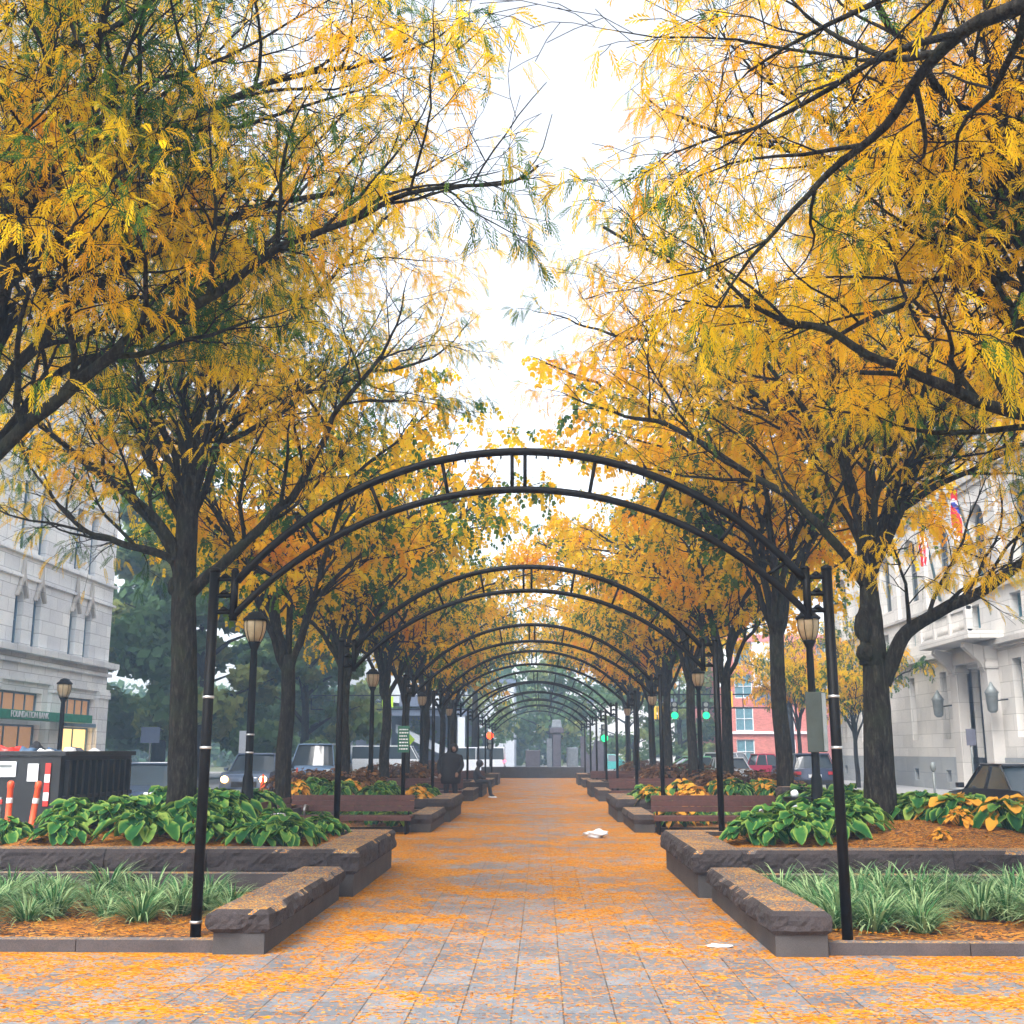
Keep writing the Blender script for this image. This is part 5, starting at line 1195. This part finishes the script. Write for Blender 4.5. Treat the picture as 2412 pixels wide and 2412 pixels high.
for x, y, v, s_ in ((2.95, 15.4, 0, .9), (3.4, 15.05, 1, 1.0), (3.85, 15.3, 2, 1.0), (4.3, 15.6, 0, .9), (3.3, 16.0, 1, 1.0), (3.9, 16.2, 2, 1.1), (4.6, 16.3, 1, .8)):
    hosta(x, y, v, s_, 'green hosta clump with pale leaf edges behind the right post of the nearest arch', HG + ' behind the right post')
for x, y, v, s_ in ((6.0, 16.6, 3, 1.0), (6.5, 16.0, 3, 1.1), (7.0, 15.4, 1, .85), (6.9, 14.8, 0, .8), (5.7, 17.1, 1, 1.05), (6.3, 17.0, 0, 1.05), (7.0, 16.4, 2, .8), (5.2, 14.9, 4, .35), (5.85, 16.0, 4, .6)):
    hosta(x, y, v, s_, 'hosta clump turning yellow and orange right of the near right trunk', HG + ' right of the near right trunk')
for s in (-1, 1):
    for j in range(14):
        y = 17.9 + (j % 5) * 1.1 + rg.uniform(-.2, .2); x = s * (5.2 + (j // 5) * .75 + rg.uniform(-.1, .1))
        hosta(x, y, rg.choice((0, 1, 2)), rg.uniform(.9, 1.15), f'green hosta clump in the outer bed behind the {SIDE[s]} benches', HG + f' in the {SIDE[s]} outer bed')
    for j in range(12):
        y = (28.1, 29.2, 30.4)[j % 3]; x = s * (2.9 + (j // 3) * .95); v = rg.choice((0, 1, 4)) if s < 0 else rg.choice((0, 4, 3))
        hosta(x, y, v, rg.uniform(.8, 1.05), f'hosta clump in the second tall planter on the {SIDE[s]}', HG + f' in the second planter on the {SIDE[s]}')
    for j in range(8):
        x = s * (2.9 + j * .55); hosta(x, 24.7 + (j % 3) * .8, rg.choice((0, 1)) if s < 0 else rg.choice((1, 3)), rg.uniform(.75, 1.0), f'hosta clump behind the facing bench of the {SIDE[s]} recess', HG + f' behind the {SIDE[s]} facing bench').location.z = .1
BR = [hosta_mesh(31, 70, .13, 0, .55, 'brownbush', .55), hosta_mesh(32, 70, .11, 0, .5, 'brownbush', .6)]
for s in (-1, 1):
    for k in (1, 2, 3):
        for j in range(9):
            o = link('dry_shrub', BR[j % 2]); y = UNITS[k][1] + 3.6 + (j % 3) * 1.6; o.location = (s * (5.0 + (j // 3) * .8), y, .4); o.rotation_euler = (0, 0, j * 1.3); o.scale = (1.5, 1.5, 1.2)
            tag(o, f'low reddish brown shrub in the {ORD[k]} bed on the {SIDE[s]}', 'shrub', f'brown shrubs in the {ORD[k]} bed on the {SIDE[s]}')
def strap_mesh(seed, n=150, L=.44, R=.1):
    rg = random.Random(seed); V = []; F = []; T = []; K = 5
    for i in range(n):
        az = rg.uniform(0, 6.283); c, s_ = math.cos(az), math.sin(az); l = L * rg.uniform(.6, 1.15); r0 = R * math.sqrt(rg.random()); th = rg.uniform(.15, 1.0); w_ = .0075 * rg.uniform(.7, 1.3); x = r0; z = 0; n0 = len(V); tt = rg.uniform(.2, .8)
        curl = rg.uniform(1.0, 2.0)
        for k in range(K + 1):
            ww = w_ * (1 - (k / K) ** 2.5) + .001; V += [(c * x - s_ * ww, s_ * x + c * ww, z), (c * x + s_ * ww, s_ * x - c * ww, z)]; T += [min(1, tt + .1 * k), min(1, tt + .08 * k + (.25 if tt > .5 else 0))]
            a = th + curl * (k / K) ** 1.4; x += math.sin(a) * l / K; z += math.cos(a) * l / K
        for k in range(K): q = n0 + 2 * k; F.append((q, q + 1, q + 3, q + 2))
    return npmesh('grass_clump', np.array(V), np.array(F), 'strap', np.array(T, dtype=float), 'POINT', True)
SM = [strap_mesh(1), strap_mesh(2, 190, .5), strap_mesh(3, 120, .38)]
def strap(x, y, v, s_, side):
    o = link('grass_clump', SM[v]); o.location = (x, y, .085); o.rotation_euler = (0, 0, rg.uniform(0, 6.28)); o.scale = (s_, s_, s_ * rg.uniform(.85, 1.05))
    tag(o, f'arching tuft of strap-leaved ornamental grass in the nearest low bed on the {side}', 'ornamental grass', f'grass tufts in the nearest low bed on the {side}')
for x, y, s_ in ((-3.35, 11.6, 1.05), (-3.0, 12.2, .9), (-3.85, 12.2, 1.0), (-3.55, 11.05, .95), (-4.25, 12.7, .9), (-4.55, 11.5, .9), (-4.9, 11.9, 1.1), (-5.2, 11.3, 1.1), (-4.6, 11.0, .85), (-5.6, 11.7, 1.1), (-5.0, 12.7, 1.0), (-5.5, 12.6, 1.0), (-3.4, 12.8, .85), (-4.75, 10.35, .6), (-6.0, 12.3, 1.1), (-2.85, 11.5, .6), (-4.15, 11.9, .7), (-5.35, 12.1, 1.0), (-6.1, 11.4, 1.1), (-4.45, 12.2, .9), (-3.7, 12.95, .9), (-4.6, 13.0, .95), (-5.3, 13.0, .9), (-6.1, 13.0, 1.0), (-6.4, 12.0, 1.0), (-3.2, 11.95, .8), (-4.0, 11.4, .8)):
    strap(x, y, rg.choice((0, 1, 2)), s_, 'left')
for j in range(44):
    x = 2.85 + (j % 11) * .36 + rg.uniform(-.12, .12); y = 10.95 + (j // 11) * .6 + rg.uniform(-.15, .15)
    if y < 11.2 and x > 3.9 and x < 4.4: continue
    strap(x, y, rg.choice((0, 1)), rg.uniform(.9, 1.15), 'right')
for x, y, s_ in ((3.15, 10.7, 1.0), (3.55, 10.65, .8), (4.75, 10.75, .9), (2.8, 10.8, .8), (5.3, 10.6, .9)): strap(x, y, 1, s_, 'right')
# fallen leaflets lying loose on paving, walls and beds near the camera
def litter(name, label, n, gen, size, seed):
    r_ = np.random.default_rng(seed); P = gen(n, r_); n = len(P); a = r_.uniform(0, 6.283, n); s1 = size * r_.uniform(.6, 1.3, n)
    t1 = r_.uniform(-.35, .35, n); t2 = r_.uniform(-.35, .35, n)
    A = np.stack([np.cos(a), np.sin(a), t1], 1) * s1[:, None]; B = np.stack([-np.sin(a), np.cos(a), t2], 1) * (s1 * .42)[:, None]
    P[:, 2] += .004 + .35 * s1 * .5
    V = np.stack([P - A, P - B, P + A, P + B], 1).reshape(-1, 3); F = np.arange(4 * n).reshape(-1, 4)
    o = link(name, npmesh(name, V, F, 'litter_leaf', r_.random(n))); o['kind'] = 'stuff'; o['label'] = label; o['category'] = 'leaf litter'; return o
def g_path(n, r):
    P = np.stack([r.uniform(-7, 7, n), 5.5 + 18 * r.random(n) ** 1.2, np.zeros(n)], 1)
    P = P[(np.abs(P[:, 0]) < 2.0) | (P[:, 1] < 9.8)]
    k = np.array([noise.noise(Vector((p[0] * .9, p[1] * 1.1, 7))) + .5 * noise.noise(Vector((p[0] * 2.7, p[1] * 3, 2))) + .22 * min(1.2, abs(p[0]) / 2.4) for p in P]); return P[k > r.uniform(-.45, .45, len(k))]
litter('fallen_leaves', 'loose orange leaflets strewn over the grey paving', 70000, g_path, .011, 1)
def g_bed(s, x0, x1, y0, y1, zf):
    def g(n, r):
        X = r.uniform(x0, x1, n); Y = r.uniform(y0, y1, n); return np.stack([X * s, Y, np.array([zf(a * s, b) for a, b in zip(X, Y)])], 1)
    return g
for s in (-1, 1):
    litter('fallen_leaves', f'orange leaflets covering the mulch of the near tall planter on the {SIDE[s]}', 16000, g_bed(s, 2.55, 7.2, 14.1, 17.2, soilz), .016, 3 + s)
    litter('fallen_leaves', f'orange and brown leaflets on the mulch of the near low bed on the {SIDE[s]}', 9000, g_bed(s, 2.6, 7.2, 10.15, 13.3, lambda x, y: .10 + .05 * noise.noise(Vector((x * 1.5, y * 1.5, 3)))), .016, 6 + s)
    litter('fallen_leaves', f'sparse leaflets on the cap stones of the near planters on the {SIDE[s]}', 500, lambda n, r, s=s: np.concatenate([np.stack([s * r.uniform(2.1, 2.54, n), r.uniform(9.9, 13.4, n), np.full(n, .36)], 1), np.stack([s * r.uniform(2.0, 2.5, n), r.uniform(13.7, 17.1, n), np.full(n, .53)], 1)]), .013, 9 + s)
# ------------------------------------------------------------------ haze
hz = MB().box(-95, 95, -25, 190, -1.2, 37.5).build('haze', 'white'); hz['kind'] = 'stuff'
m = bpy.data.materials.new('haze'); m.use_nodes = True; nt = m.node_tree; nt.nodes.clear()
pv = nt.nodes.new('ShaderNodeVolumePrincipled'); pv.inputs['Color'].default_value = (.40, .58, .84, 1); pv.inputs['Density'].default_value = .0026; pv.inputs['Anisotropy'].default_value = .2
ou = nt.nodes.new('ShaderNodeOutputMaterial'); nt.links.new(pv.outputs[0], ou.inputs['Volume'])
hz.data.materials.clear(); hz.data.materials.append(m)
